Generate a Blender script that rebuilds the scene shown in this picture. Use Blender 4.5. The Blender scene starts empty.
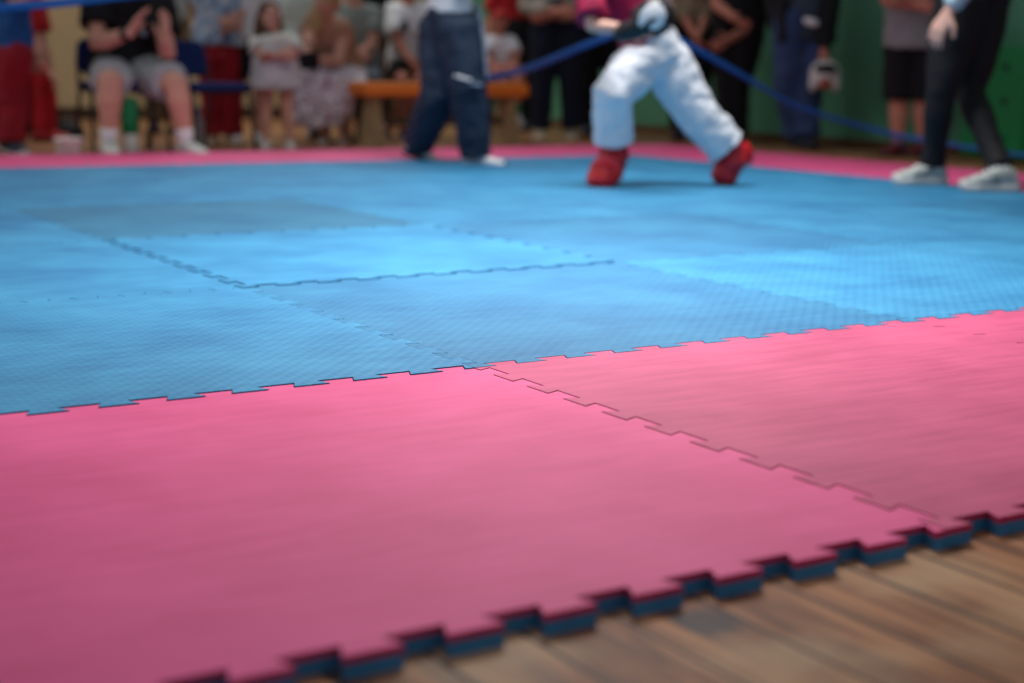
import bpy, bmesh, math, random
from mathutils import Vector, Matrix
from mathutils.geometry import tessellate_polygon

sc = bpy.context.scene
C = sc.collection
PI = math.pi
T = 0.022                      # thickness of the foam mats; the wooden floor is z = 0

# ------------------------------------------------------------------ camera
F_PX = 1509.24
CAM = Vector((-1.24275, -2.08709, 0.4817 + T))
yaw, pitch, roll = 0.560391, 0.178907, 0.015137
FW = Vector((math.cos(pitch)*math.sin(yaw), math.cos(pitch)*math.cos(yaw), -math.sin(pitch)))
_r = Vector((math.cos(yaw), -math.sin(yaw), 0)); _u = _r.cross(FW)
RT = _r*math.cos(roll) + _u*math.sin(roll)
UP = _u*math.cos(roll) - _r*math.sin(roll)
cd = bpy.data.cameras.new('camera'); cam = bpy.data.objects.new('camera', cd); C.objects.link(cam)
m = Matrix((RT, UP, -FW)).transposed().to_4x4(); m.translation = CAM
cam.matrix_world = m
cd.sensor_width = 36; cd.lens = F_PX/1024*36
cd.clip_start = 0.05; cd.clip_end = 100
cd.dof.use_dof = True; cd.dof.focus_distance = 2.5; cd.dof.aperture_fstop = 2.3
sc.camera = cam

# ------------------------------------------------------------------ world, lights, exposure
w = bpy.data.worlds.new('world'); sc.world = w; w.use_nodes = True
bg = w.node_tree.nodes['Background']; bg.inputs[0].default_value = (0.93, 0.95, 1.0, 1); bg.inputs[1].default_value = 0.31
def area(name, loc, target, sx, sy, power, col, spread=180):
    l = bpy.data.lights.new(name, 'AREA'); l.shape = 'RECTANGLE'; l.size = sx; l.size_y = sy
    l.energy = power; l.color = col; l.spread = math.radians(spread)
    o = bpy.data.objects.new(name, l); C.objects.link(o); o.location = loc
    o.rotation_euler = (Vector(target)-Vector(loc)).to_track_quat('-Z', 'Y').to_euler()
    return o
area('added_pool_light_near', (0.8, 0.85, 2.35), (0.8, 0.85, 0), 0.9, 0.9, 51, (1, .97, .95), 105)  # added, unseen source: narrow spread brightens the centre mats, falling off towards the corners
area('added_pool_light_mid', (2.3, 3.0, 3.4), (2.3, 3.0, 0), 1.0, 1.0, 62, (1, .98, .96), 110)  # second unseen lamp, added to carry the pool of light across the mats
area('window_light', (-3.5, 7.5, 3.6), (1.2, 1.5, 0), 3.0, 1.8, 40, (.94, .97, 1), 120)
area('added_fill_light_far', (3.6, 9.0, 4.2), (3.6, 9.6, 0), 2.0, 1.2, 62, (1, .97, .92), 140)  # added lamp with no visible fixture, lifts the walls and spectators at the back
sc.view_settings.view_transform = 'Standard'; sc.view_settings.look = 'None'
sc.view_settings.exposure = 0.0; sc.view_settings.gamma = 1; sc.view_settings.use_curve_mapping = False

def ground(x, y, z=0.0):
    """point of the level z seen at picture point x, y"""
    d = FW*F_PX + RT*(x-512) - UP*(y-341.5)
    return CAM + d*((z-CAM.z)/d.z)
def at(x, y, D):
    """point seen at x, y whose horizontal distance from the camera is D"""
    d = FW*F_PX + RT*(x-512) - UP*(y-341.5)
    return CAM + d*(D/math.hypot(d.x, d.y))
def hdist(p): return math.hypot(p.x-CAM.x, p.y-CAM.y)

# ------------------------------------------------------------------ materials
def s2l(c): return tuple(((v/255)/12.92 if v/255 <= .04045 else ((v/255+.055)/1.055)**2.4) for v in c) + (1,)
MATS = {}
def mat(name, rgb, rough=.8, var=.0, scale=6, bump=0, bscale=60, rgb2=None, metal=0, spec=.3, sheen=0):
    if name in MATS: return MATS[name]
    mt = bpy.data.materials.new(name); mt.use_nodes = True; nt = mt.node_tree; N = nt.nodes; L = nt.links
    b = N['Principled BSDF']; b.inputs['Roughness'].default_value = rough; b.inputs['Metallic'].default_value = metal
    b.inputs['Specular IOR Level'].default_value = spec
    if sheen: b.inputs['Sheen Weight'].default_value = sheen
    tc = N.new('ShaderNodeTexCoord')
    no = N.new('ShaderNodeTexNoise'); no.inputs['Scale'].default_value = scale; no.inputs['Detail'].default_value = 4
    L.new(tc.outputs['Object'], no.inputs['Vector'])
    mx = N.new('ShaderNodeMix'); mx.data_type = 'RGBA'
    c1 = s2l(rgb); c2 = s2l(rgb2) if rgb2 else tuple(max(0, v*(1-var)) for v in c1[:3])+(1,)
    mx.inputs[6].default_value = c1; mx.inputs[7].default_value = c2
    mr = N.new('ShaderNodeMapRange'); mr.inputs[1].default_value = .35; mr.inputs[2].default_value = .65
    L.new(no.outputs[0], mr.inputs[0]); L.new(mr.outputs[0], mx.inputs[0]); L.new(mx.outputs[2], b.inputs['Base Color'])
    if bump:
        n2 = N.new('ShaderNodeTexNoise'); n2.inputs['Scale'].default_value = bscale; n2.inputs['Detail'].default_value = 3
        L.new(tc.outputs['Object'], n2.inputs['Vector'])
        bp = N.new('ShaderNodeBump'); bp.inputs['Strength'].default_value = bump; bp.inputs['Distance'].default_value = .01
        L.new(n2.outputs[0], bp.inputs['Height']); L.new(bp.outputs[0], b.inputs['Normal'])
    MATS[name] = mt
    return mt

def spots_mat(name, base, spot, spot2, scale=26, thr=.38):
    if name in MATS: return MATS[name]
    mt = mat(name, base, .85, .1); nt = mt.node_tree; N = nt.nodes; L = nt.links; b = N['Principled BSDF']
    tc = N.new('ShaderNodeTexCoord'); vo = N.new('ShaderNodeTexVoronoi'); vo.inputs['Scale'].default_value = scale
    L.new(tc.outputs['Object'], vo.inputs['Vector'])
    r = N.new('ShaderNodeValToRGB'); r.color_ramp.elements[0].position = thr-.06; r.color_ramp.elements[0].color = (1, 1, 1, 1)
    r.color_ramp.elements[1].position = thr; r.color_ramp.elements[1].color = (0, 0, 0, 1)
    L.new(vo.outputs['Distance'], r.inputs[0])
    sx = N.new('ShaderNodeSeparateColor'); L.new(vo.outputs['Color'], sx.inputs[0])
    m1 = N.new('ShaderNodeMix'); m1.data_type = 'RGBA'; m1.inputs[6].default_value = s2l(spot); m1.inputs[7].default_value = s2l(spot2)
    L.new(sx.outputs[0], m1.inputs[0])
    m2 = N.new('ShaderNodeMix'); m2.data_type = 'RGBA'; m2.inputs[6].default_value = s2l(base)
    L.new(r.outputs[0], m2.inputs[0]); L.new(m1.outputs[2], m2.inputs[7]); L.new(m2.outputs[2], b.inputs['Base Color'])
    return mt

def mat_foam(name, rgb, rgb2, pattern, streak):
    """foam mat skin: blotchy wear, brushed streaks and the pressed weave pattern"""
    mt = bpy.data.materials.new(name); mt.use_nodes = True; nt = mt.node_tree; N = nt.nodes; L = nt.links
    b = N['Principled BSDF']; b.inputs['Roughness'].default_value = .5; b.inputs['Specular IOR Level'].default_value = .45
    tc = N.new('ShaderNodeTexCoord'); oi = N.new('ShaderNodeObjectInfo')
    add = N.new('ShaderNodeVectorMath'); add.operation = 'ADD'; L.new(tc.outputs['Object'], add.inputs[0]); L.new(oi.outputs['Location'], add.inputs[1])
    no = N.new('ShaderNodeTexNoise'); no.inputs['Scale'].default_value = 3.2; no.inputs['Detail'].default_value = 6; no.inputs['Roughness'].default_value = .6
    L.new(add.outputs[0], no.inputs['Vector'])
    mp = N.new('ShaderNodeMapping'); mp.inputs['Scale'].default_value = (6, 40, 6); mp.inputs['Rotation'].default_value = (0, 0, .12)
    L.new(add.outputs[0], mp.inputs['Vector'])
    n2 = N.new('ShaderNodeTexNoise'); n2.inputs['Scale'].default_value = 1; n2.inputs['Detail'].default_value = 5; L.new(mp.outputs[0], n2.inputs['Vector'])
    ma = N.new('ShaderNodeMath'); ma.operation = 'MULTIPLY_ADD'; ma.inputs[1].default_value = streak
    L.new(n2.outputs[0], ma.inputs[0]); L.new(no.outputs[0], ma.inputs[2])
    mr = N.new('ShaderNodeMapRange'); mr.inputs[1].default_value = .35+streak*.4; mr.inputs[2].default_value = .65+streak*.6
    L.new(ma.outputs[0], mr.inputs[0])
    mx = N.new('ShaderNodeMix'); mx.data_type = 'RGBA'; mx.inputs[6].default_value = s2l(rgb2); mx.inputs[7].default_value = s2l(rgb)
    L.new(mr.outputs[0], mx.inputs[0]); L.new(mx.outputs[2], b.inputs['Base Color'])
    rr = N.new('ShaderNodeMapRange'); rr.inputs[3].default_value = .46; rr.inputs[4].default_value = .6
    L.new(no.outputs[0], rr.inputs[0]); L.new(rr.outputs[0], b.inputs['Roughness'])
    # pressed weave: two crossed diagonal waves
    h = None if pattern else n2.outputs[0]
    for ang in ((PI/4, -PI/4) if pattern else ()):
        q = N.new('ShaderNodeMapping'); q.inputs['Rotation'].default_value = (0, 0, ang); L.new(tc.outputs['Object'], q.inputs['Vector'])
        wv = N.new('ShaderNodeTexWave'); wv.inputs['Scale'].default_value = pattern; wv.inputs['Distortion'].default_value = .6
        wv.inputs['Detail'].default_value = 1; L.new(q.outputs[0], wv.inputs['Vector'])
        if h is None: h = wv.outputs[1]
        else:
            mm = N.new('ShaderNodeMath'); mm.operation = 'MULTIPLY'; L.new(h, mm.inputs[0]); L.new(wv.outputs[1], mm.inputs[1]); h = mm.outputs[0]
    bp = N.new('ShaderNodeBump'); bp.inputs['Strength'].default_value = .55; bp.inputs['Distance'].default_value = .002
    L.new(h, bp.inputs['Height']); L.new(bp.outputs[0], b.inputs['Normal'])
    return mt

# ------------------------------------------------------------------ mesh helpers
def link(name, me, m, parent=None, smooth=False):
    o = bpy.data.objects.new(name, me); C.objects.link(o)
    if m is not None and not me.materials: me.materials.append(m)
    if parent is not None: o.parent = parent
    if smooth: me.polygons.foreach_set('use_smooth', [True]*len(me.polygons))
    return o
def obj(name, bm, m, parent=None, smooth=False, recalc=True):
    if recalc: bmesh.ops.recalc_face_normals(bm, faces=bm.faces)
    me = bpy.data.meshes.new(name); bm.to_mesh(me); bm.free()
    return link(name, me, m, parent, smooth)
def thing(name, label, cat, loc=(0, 0, 0), group=None):
    o = bpy.data.objects.new(name, None); C.objects.link(o); o.location = loc; o.empty_display_size = .1
    o['label'] = label; o['category'] = cat
    if group: o['group'] = group
    return o
def tag(o, label, cat, group=None):
    o['label'] = label; o['category'] = cat
    if group: o['group'] = group
    return o
def struct(o): o['kind'] = 'structure'; return o

def box(bm, c, s, bev=0, rot=None):
    r = bmesh.ops.create_cube(bm, size=1); vs = r['verts']
    M = Matrix.Translation(c) @ (rot.to_4x4() if rot else Matrix.Identity(4)) @ Matrix.Diagonal((*s, 1))
    bmesh.ops.transform(bm, matrix=M, verts=vs)
    if bev:
        es = list({e for v in vs for e in v.link_edges})
        bmesh.ops.bevel(bm, geom=es, offset=bev, segments=3, affect='EDGES', profile=.5)
def loft(bm, rings, n=20, power=1.0):
    """rings: (centre, axis a, axis b); a closed skin through them"""
    prev = None; first = None
    for c, a, b in rings:
        vs = []
        for i in range(n):
            t = 2*PI*i/n; ct, st = math.cos(t), math.sin(t)
            if power != 1: ct = math.copysign(abs(ct)**power, ct); st = math.copysign(abs(st)**power, st)
            vs.append(bm.verts.new(c + a*ct + b*st))
        if prev:
            for i in range(n): bm.faces.new((prev[i], prev[(i+1) % n], vs[(i+1) % n], vs[i]))
        else: first = vs
        prev = vs
    bm.faces.new(list(reversed(first))); bm.faces.new(prev)
def frame(d):
    d = d.normalized(); a = d.cross(Vector((0, 0, 1)))
    if a.length < .15: a = d.cross(Vector((0, 1, 0)))
    a.normalize(); return a, a.cross(d).normalized()
def chain(bm, pts, rad, n=16, cap=True, flat=1.0):
    """round tube through pts with a radius each and rounded ends"""
    pts = [Vector(p) for p in pts]; rings = []; N_ = len(pts)
    for i, p in enumerate(pts):
        d = (pts[min(i+1, N_-1)] - pts[max(i-1, 0)]).normalized(); a, b = frame(d)
        if rings:
            pa = rings[-1][1].normalized(); a = (pa - d*pa.dot(d)).normalized(); b = a.cross(d)
        r = rad[i]
        if cap and i == 0:
            for k in (-.95, -.7, -.35): q = math.sqrt(1-k*k); rings.append((p+d*r*k, a*r*q, b*r*q*flat))
        rings.append((p, a*r, b*r*flat))
        if cap and i == N_-1:
            for k in (.35, .7, .95): q = math.sqrt(1-k*k); rings.append((p+d*r*k, a*r*q, b*r*q*flat))
    loft(bm, rings, n)
def ell(bm, c, ax, ay, az, seg=20):
    r = bmesh.ops.create_uvsphere(bm, u_segments=seg, v_segments=seg//2+2, radius=1)
    M = Matrix((ax, ay, az)).transposed().to_4x4(); M.translation = c
    bmesh.ops.transform(bm, matrix=M, verts=r['verts'])
CLD = {}
def fuse(name, bm, m, parent, voxel=.008, smooth=4, wrinkle=0, wscale=.08):
    """one continuous skin grown over overlapping volumes, optionally with cloth folds"""
    bmesh.ops.recalc_face_normals(bm, faces=bm.faces)
    me = bpy.data.meshes.new('tmp'); bm.to_mesh(me); bm.free()
    o = bpy.data.objects.new('tmp', me); C.objects.link(o)
    md = o.modifiers.new('r', 'REMESH'); md.mode = 'VOXEL'; md.voxel_size = voxel
    if smooth:
        ms = o.modifiers.new('s', 'SMOOTH'); ms.iterations = smooth; ms.factor = .5
    if wrinkle:
        if wscale not in CLD:
            tx = bpy.data.textures.new('folds', 'CLOUDS'); tx.noise_scale = wscale; tx.noise_depth = 2; CLD[wscale] = tx
        dm = o.modifiers.new('d', 'DISPLACE'); dm.texture = CLD[wscale]; dm.texture_coords = 'LOCAL'; dm.strength = wrinkle*2; dm.mid_level = .45
    dg = bpy.context.evaluated_depsgraph_get()
    out = bpy.data.meshes.new_from_object(o.evaluated_get(dg)); out.name = name
    bpy.data.objects.remove(o); bpy.data.meshes.remove(me)
    out.materials.clear()
    return link(name, out, m, parent, True)

# ------------------------------------------------------------------ room
def wood_mat():
    mt = bpy.data.materials.new('old_floor_boards'); mt.use_nodes = True; nt = mt.node_tree; N = nt.nodes; L = nt.links
    b = N['Principled BSDF']; tc = N.new('ShaderNodeTexCoord'); sp = N.new('ShaderNodeSeparateXYZ'); L.new(tc.outputs['Object'], sp.inputs[0])
    def M(op, a, b_=None, c=None):
        n = N.new('ShaderNodeMath'); n.operation = op
        for i, v in enumerate((a, b_, c)):
            if v is None: continue
            if isinstance(v, (int, float)): n.inputs[i].default_value = v
            else: L.new(v, n.inputs[i])
        return n.outputs[0]
    W = .098
    q = M('DIVIDE', M('ADD', sp.outputs[0], 50.03), W); idx = M('FLOOR', q); fr = M('FRACT', q)
    wn = N.new('ShaderNodeTexWhiteNoise'); wn.noise_dimensions = '1D'; L.new(idx, wn.inputs['W'])
    cb = N.new('ShaderNodeCombineXYZ'); L.new(M('MULTIPLY', sp.outputs[0], 26), cb.inputs[0])
    L.new(M('MULTIPLY_ADD', wn.outputs[0], 40, M('MULTIPLY', sp.outputs[1], 2.2)), cb.inputs[1]); L.new(M('MULTIPLY', idx, 3.7), cb.inputs[2])
    gr = N.new('ShaderNodeTexNoise'); gr.inputs['Scale'].default_value = 1; gr.inputs['Detail'].default_value = 8; gr.inputs['Distortion'].default_value = 1.4
    L.new(cb.outputs[0], gr.inputs['Vector'])
    ramp = N.new('ShaderNodeValToRGB'); e = ramp.color_ramp.elements
    e[0].position = .28; e[0].color = s2l((48, 26, 14)); e[1].position = .76; e[1].color = s2l((184, 124, 76))
    k = e.new(.5); k.color = s2l((128, 74, 38))
    L.new(M('MULTIPLY_ADD', wn.outputs[0], .22, M('SUBTRACT', gr.outputs[0], .1)), ramp.inputs[0])
    # scuffs and pale worn patches
    wr = N.new('ShaderNodeTexNoise'); wr.inputs['Scale'].default_value = 5.5; wr.inputs['Detail'].default_value = 5; L.new(tc.outputs['Object'], wr.inputs['Vector'])
    wm = N.new('ShaderNodeMapRange'); wm.inputs[1].default_value = .47; wm.inputs[2].default_value = .66; L.new(wr.outputs[0], wm.inputs[0])
    m1 = N.new('ShaderNodeMix'); m1.data_type = 'RGBA'; L.new(M('MULTIPLY', wm.outputs[0], .6), m1.inputs[0]); L.new(ramp.outputs[0], m1.inputs[6]); m1.inputs[7].default_value = s2l((190, 156, 118))
    # knots
    kn = N.new('ShaderNodeTexVoronoi'); kn.inputs['Scale'].default_value = 6.5; L.new(tc.outputs['Object'], kn.inputs['Vector'])
    km = N.new('ShaderNodeMapRange'); km.inputs[1].default_value = .05; km.inputs[2].default_value = .11; km.inputs[3].default_value = .85; km.inputs[4].default_value = 0; L.new(kn.outputs['Distance'], km.inputs[0])
    m2 = N.new('ShaderNodeMix'); m2.data_type = 'RGBA'; L.new(km.outputs[0], m2.inputs[0]); L.new(m1.outputs[2], m2.inputs[6]); m2.inputs[7].default_value = s2l((50, 28, 18))
    # the grey scuffed patch in front of the mat edge
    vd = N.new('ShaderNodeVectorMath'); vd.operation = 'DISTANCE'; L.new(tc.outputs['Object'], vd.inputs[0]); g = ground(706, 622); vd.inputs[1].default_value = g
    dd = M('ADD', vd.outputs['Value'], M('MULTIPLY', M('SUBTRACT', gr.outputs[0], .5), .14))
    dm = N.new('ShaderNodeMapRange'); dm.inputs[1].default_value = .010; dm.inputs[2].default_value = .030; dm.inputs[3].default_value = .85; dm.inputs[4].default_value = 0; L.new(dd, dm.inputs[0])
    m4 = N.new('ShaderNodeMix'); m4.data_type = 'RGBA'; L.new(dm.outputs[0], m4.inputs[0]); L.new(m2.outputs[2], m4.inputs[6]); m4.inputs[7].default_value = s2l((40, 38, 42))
    # gaps between boards
    gp = M('LESS_THAN', M('ABSOLUTE', M('SUBTRACT', fr, .5)), .47)
    m3 = N.new('ShaderNodeMix'); m3.data_type = 'RGBA'; L.new(gp, m3.inputs[0]); m3.inputs[6].default_value = s2l((22, 13, 8)); L.new(m4.outputs[2], m3.inputs[7])
    L.new(m3.outputs[2], b.inputs['Base Color'])
    rg = N.new('ShaderNodeMapRange'); rg.inputs[3].default_value = .32; rg.inputs[4].default_value = .6; L.new(gr.outputs[0], rg.inputs[0]); L.new(rg.outputs[0], b.inputs['Roughness'])
    bp = N.new('ShaderNodeBump'); bp.inputs['Strength'].default_value = .35; bp.inputs['Distance'].default_value = .004
    L.new(M('ADD', gp, M('MULTIPLY', gr.outputs[0], .4)), bp.inputs['Height']); L.new(bp.outputs[0], b.inputs['Normal'])
    return mt

WX, WY = 6.35, 11.5
bm = bmesh.new(); box(bm, (1.2, 4.0, -.05), (10.6, 15.4, .1)); struct(obj('floor', bm, wood_mat()))
bm = bmesh.new(); box(bm, (WX+.1, 4.0, 1.75), (.2, 15.4, 3.5)); struct(obj('wall_right', bm, mat('green_wall_paint', (88, 150, 118), .7, .12, 1.5, .1, 30)))
bm = bmesh.new(); box(bm, (1.2, WY+.1, 1.75), (10.1, .2, 3.5)); struct(obj('wall_back', bm, mat('beige_wall_paint', (178, 154, 118), .8, .1, 1.2, .1, 30)))
bm = bmesh.new(); box(bm, (1.2, WY-.012, .055), (10.1, .024, .11), .004); struct(obj('baseboard_back', bm, mat('brown_skirting', (66, 44, 30), .5, .3)))
bm = bmesh.new(); box(bm, (WX-.012, 4.0, .03), (.024, 15.2, .06), .004); struct(obj('baseboard_right', bm, mat('brown_skirting_green_side', (92, 66, 44), .5, .3)))

# ------------------------------------------------------------------ jigsaw mats
D2, S = .012, .005
def edge_pts():
    """teeth along one metre, from the corner to the next corner: (along, out)"""
    pts = [(-D2, -D2)]
    for k in range(10):
        x = k*.1
        pts += [(x+.025+S, -D2), (x+.025-S, D2), (x+.075+S, D2), (x+.075-S, -D2)]
    return pts                          # the next corner (1-D2, -D2) belongs to the following edge
def outline(inset=.0007):
    e = edge_pts(); poly = []
    poly += [(a, b) for a, b in e]                                 # near edge, left to right
    poly += [(1+b, a) for a, b in e]                               # right edge, going away
    poly += [(a, 1+b) for a, b in reversed(e + [(1-D2, -D2)])][:-1]   # far edge
    poly += [(b, a) for a, b in reversed(e + [(1-D2, -D2)])][:-1]
    out = []
    cl = []
    for p in poly:
        if not cl or (abs(cl[-1][0]-p[0]) + abs(cl[-1][1]-p[1])) > 1e-6: cl.append(p)
    if abs(cl[0][0]-cl[-1][0]) + abs(cl[0][1]-cl[-1][1]) < 1e-6: cl.pop()
    n = len(cl)
    for i in range(n):
        p0, p1, p2 = Vector(cl[i-1]), Vector(cl[i]), Vector(cl[(i+1) % n])
        d1 = (p1-p0).normalized(); d2 = (p2-p1).normalized()
        n1 = Vector((-d1.y, d1.x)); n2 = Vector((-d2.y, d2.x)); nn = (n1+n2)
        if nn.length < 1e-4: nn = n1
        nn = nn / max(.35, (1 + n1.dot(n2)))
        out.append(p1 + nn*inset)
    return out
OUT = outline()
def layer_mesh(name, z0, z1, m, side=None):
    bm = bmesh.new()
    top = [bm.verts.new((p.x, p.y, z1)) for p in OUT]; bot = [bm.verts.new((p.x, p.y, z0)) for p in OUT]
    n = len(top)
    for i in range(n): bm.faces.new((bot[i], bot[(i+1) % n], top[(i+1) % n], top[i]))
    for a, b, c in tessellate_polygon([[Vector((p.x, p.y, 0)) for p in OUT]]):
        if (OUT[b]-OUT[a]).cross(OUT[c]-OUT[a]) < 0: b, c = c, b
        bm.faces.new((top[a], top[b], top[c])); bm.faces.new((bot[a], bot[c], bot[b]))
    bm.normal_update()
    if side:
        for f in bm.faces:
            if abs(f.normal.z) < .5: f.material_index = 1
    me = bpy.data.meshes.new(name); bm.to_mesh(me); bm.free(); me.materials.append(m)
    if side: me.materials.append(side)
    return me
pinks = [mat_foam('pink_foam', (236, 92, 150), (216, 74, 130), 0, .5), mat_foam('pink_foam_muted', (204, 84, 126), (180, 68, 108), 0, .8)]
blues = [mat_foam('blue_foam', (56, 142, 186), (34, 112, 160), 15, .5), mat_foam('blue_foam_dull', (48, 126, 168), (32, 102, 148), 15, .5),
         mat_foam('blue_foam_greyish', (50, 120, 156), (36, 102, 140), 15, .4)]
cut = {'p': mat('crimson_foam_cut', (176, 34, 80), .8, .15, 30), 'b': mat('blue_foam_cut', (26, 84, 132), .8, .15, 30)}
under_blue = mat('blue_foam_underside', (54, 116, 160), .7, .15, 30, .2, 200)
under_red = mat('red_foam_underside', (150, 24, 50), .7, .15, 30, .2, 200)
ZC = .0145
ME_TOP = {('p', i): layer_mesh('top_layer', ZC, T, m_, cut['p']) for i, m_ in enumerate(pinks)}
ME_TOP.update({('b', i): layer_mesh('top_layer', ZC, T, m_, cut['b']) for i, m_ in enumerate(blues)})
ME_BOT = {'p': layer_mesh('bottom_layer', 0, ZC-.0004, under_blue), 'b': layer_mesh('bottom_layer', 0, ZC-.0004, under_red)}
ORD = ['first', 'second', 'third', 'fourth', 'fifth', 'sixth', 'seventh', 'eighth']
def in_view(i, j):
    for a in range(0, 11):
        for b in range(0, 11):
            p = Vector((i+a/10, j+b/10, T)) - CAM; z = p.dot(FW)
            if z < .2: continue
            x = 512 + F_PX*p.dot(RT)/z; y = 341.5 - F_PX*p.dot(UP)/z
            if -60 < x < 1084 and y < 740: return True
    return False
rnd = random.Random(4)
RAISE = {(0, 1): .0038, (0, -1): .0008, (1, -1): .0004, (-1, 0): .0018}      # mats never lie perfectly level
TINT = {(0, 0): 1, (1, 1): 1, (0, 2): 2, (3, 1): 1, (0, -1): 1, (1, -1): 1, (2, 4): 1, (-1, 1): 0}
for j in range(-1, 6):
    for i in range(-2, 5):
        if not in_view(i, j): continue
        kind = 'p' if (j in (-1, 5) or i == 4) else 'b'
        k = TINT.get((i, j), 0)
        if kind == 'b':
            desc = {0: 'bright blue', 1: 'duller blue', 2: 'greyish blue'}[k]
            lab = f'{desc} foam mat, {ORD[j]} row beyond near pink border, {ORD[3-i]} from right pink border'
        elif j == -1:
            lab = {-1: 'large pink foam mat filling the lower left foreground', 0: 'muted pink foam mat right of the jagged seam, beside the bare floorboards',
                   1: 'pink foam mat at the right edge of the picture in the near border'}.get(i, f'pink foam mat in the near border, {ORD[3-i]} from the corner')
        elif j == 5: lab = f'pink foam mat in the far border by the spectators, {ORD[4-i]} from its right end' if i < 4 else 'pink foam mat at the far corner of the arena'
        else: lab = f'pink foam mat in the right border by the green wall, {ORD[j]} from near end'
        t = thing('foam_mat', lab, 'foam mat', (i+rnd.uniform(-.0005, .0005), j+rnd.uniform(-.0005, .0005), RAISE.get((i, j), .0013 if kind == 'b' else 0)),
                  {'b': 'blue foam mats of the fighting area', 'p': 'pink foam mats of the border'}[kind])
        t.rotation_euler = (0, 0, rnd.uniform(-.0006, .0006))
        a = bpy.data.objects.new('top_layer', ME_TOP[(kind, k)]); C.objects.link(a); a.parent = t; a.location.z = 0
        b_ = bpy.data.objects.new('bottom_layer', ME_BOT[kind]); C.objects.link(b_); b_.parent = t
        b_['label'] = 'blue underside layer' if kind == 'p' else 'red underside layer'

# ------------------------------------------------------------------ people: one continuous body, clothes and hair on it
Z = Vector((0, 0, 1))
SKIN = mat('skin', (205, 152, 132), .6, .12, 5, .05, 80); SKIN2 = mat('skin_ruddy', (196, 128, 108), .6, .12, 5); SKIN3 = mat('skin_fair', (220, 172, 156), .6, .1, 5)
EYEW = mat('eye_white', (225, 222, 216), .3); EYED = mat('eye_iris', (50, 38, 30), .3); LIPS = mat('lips', (170, 92, 88), .5)
DARKHAIR = mat('dark_brown_hair', (52, 36, 28), .6, .4, 40); BLOND = mat('blond_hair', (196, 160, 112), .55, .35, 40); REDHAIR = mat('red_cap_cloth', (190, 48, 44), .8, .2)
BROWNHAIR = mat('brown_hair', (94, 66, 46), .6, .4, 40)
BLACK = mat('black_cloth', (22, 22, 26), .9, .3, 8); WHITE = mat('white_cloth', (226, 228, 232), .85, .06, 4)
RUBBER = mat('white_rubber', (214, 212, 208), .6, .1); DARKRUB = mat('dark_rubber', (34, 33, 36), .6, .2)

def dirs(base):
    away = Vector((base.x-CAM.x, base.y-CAM.y, 0)).normalized()
    return away, away.cross(Z).normalized()            # away from the camera, to the right in the picture
def lerp(a, b, t): return a + (b-a)*t

def make_joints(base, H, face, seat=None):
    away, right = dirs(base); f = math.radians(face)
    F = -away*math.cos(f) + right*math.sin(f); L = Z.cross(F)
    J = {'F': F, 'L': L, 'H': H, 'base': base, 'D': hdist(base)}
    J['pel'] = base + Z*.535*H; J['neck'] = base + Z*.835*H + F*.005*H; J['head'] = base + Z*.93*H + F*.02*H
    for s, k in ((-1, 'a'), (1, 'b')):
        J['s'+k] = base + Z*.790*H + L*s*.098*H; J['e'+k] = base + Z*.63*H + L*s*.14*H - F*.01*H; J['w'+k] = base + Z*.485*H + L*s*.15*H + F*.03*H
        J['h'+k] = base + Z*.51*H + L*s*.052*H; J['k'+k] = base + Z*.285*H + L*s*.06*H + F*.01*H; J['n'+k] = base + Z*.045*H + L*s*.062*H - F*.01*H
        J['t'+k] = F.copy()
        J['d'+k] = None; J['p'+k] = None; J['c'+k] = .45    # hand direction, palm direction, curl
    return J

def torso_rings(J, grow=0.0, add=0.0, t0=-.12, t1=1.0, hemflare=0):
    H = J['H']; P, N = J['pel'], J['neck']; up = (N-P); u = up.normalized()
    hl = (J['hb']-J['ha']); sl = (J['sb']-J['sa'])
    prof = [(-.16, .070, .060), (-.08, .088, .068), (.03, .094, .070), (.16, .092, .068), (.38, .080, .060), (.6, .088, .066), (.76, .094, .066), (.87, .080, .058), (.95, .050, .044), (1.04, .033, .033)]
    wmul = J.get('build', 1.0); rings = []
    def val(t):
        for (a, x, y), (b, x2, y2) in zip(prof, prof[1:]):
            if a <= t <= b: k = (t-a)/(b-a); return x+(x2-x)*k, y+(y2-y)*k
        return (prof[0][1:] if t < prof[0][0] else prof[-1][1:])
    ts = [t0] + [q[0] for q in prof if t0+.03 < q[0] < t1-.02] + [t1]
    for t in ts:
        c = P + up*t; tt = min(1, max(0, t)); lat = lerp(hl.normalized(), sl.normalized(), tt); lat = (lat - u*lat.dot(u)).normalized(); fw = lat.cross(u)
        x, y = val(t)
        if t < .03 and (add or grow): x = max(x, .094); y = max(y, .070)
        if hemflare and t < .2: x *= 1+hemflare*(.2-t); y *= 1+hemflare*(.2-t)
        rings.append((c, lat*(x*H*wmul*(1+grow)+add), fw*(y*H*wmul*(1+grow)+add)))
    return rings

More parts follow.
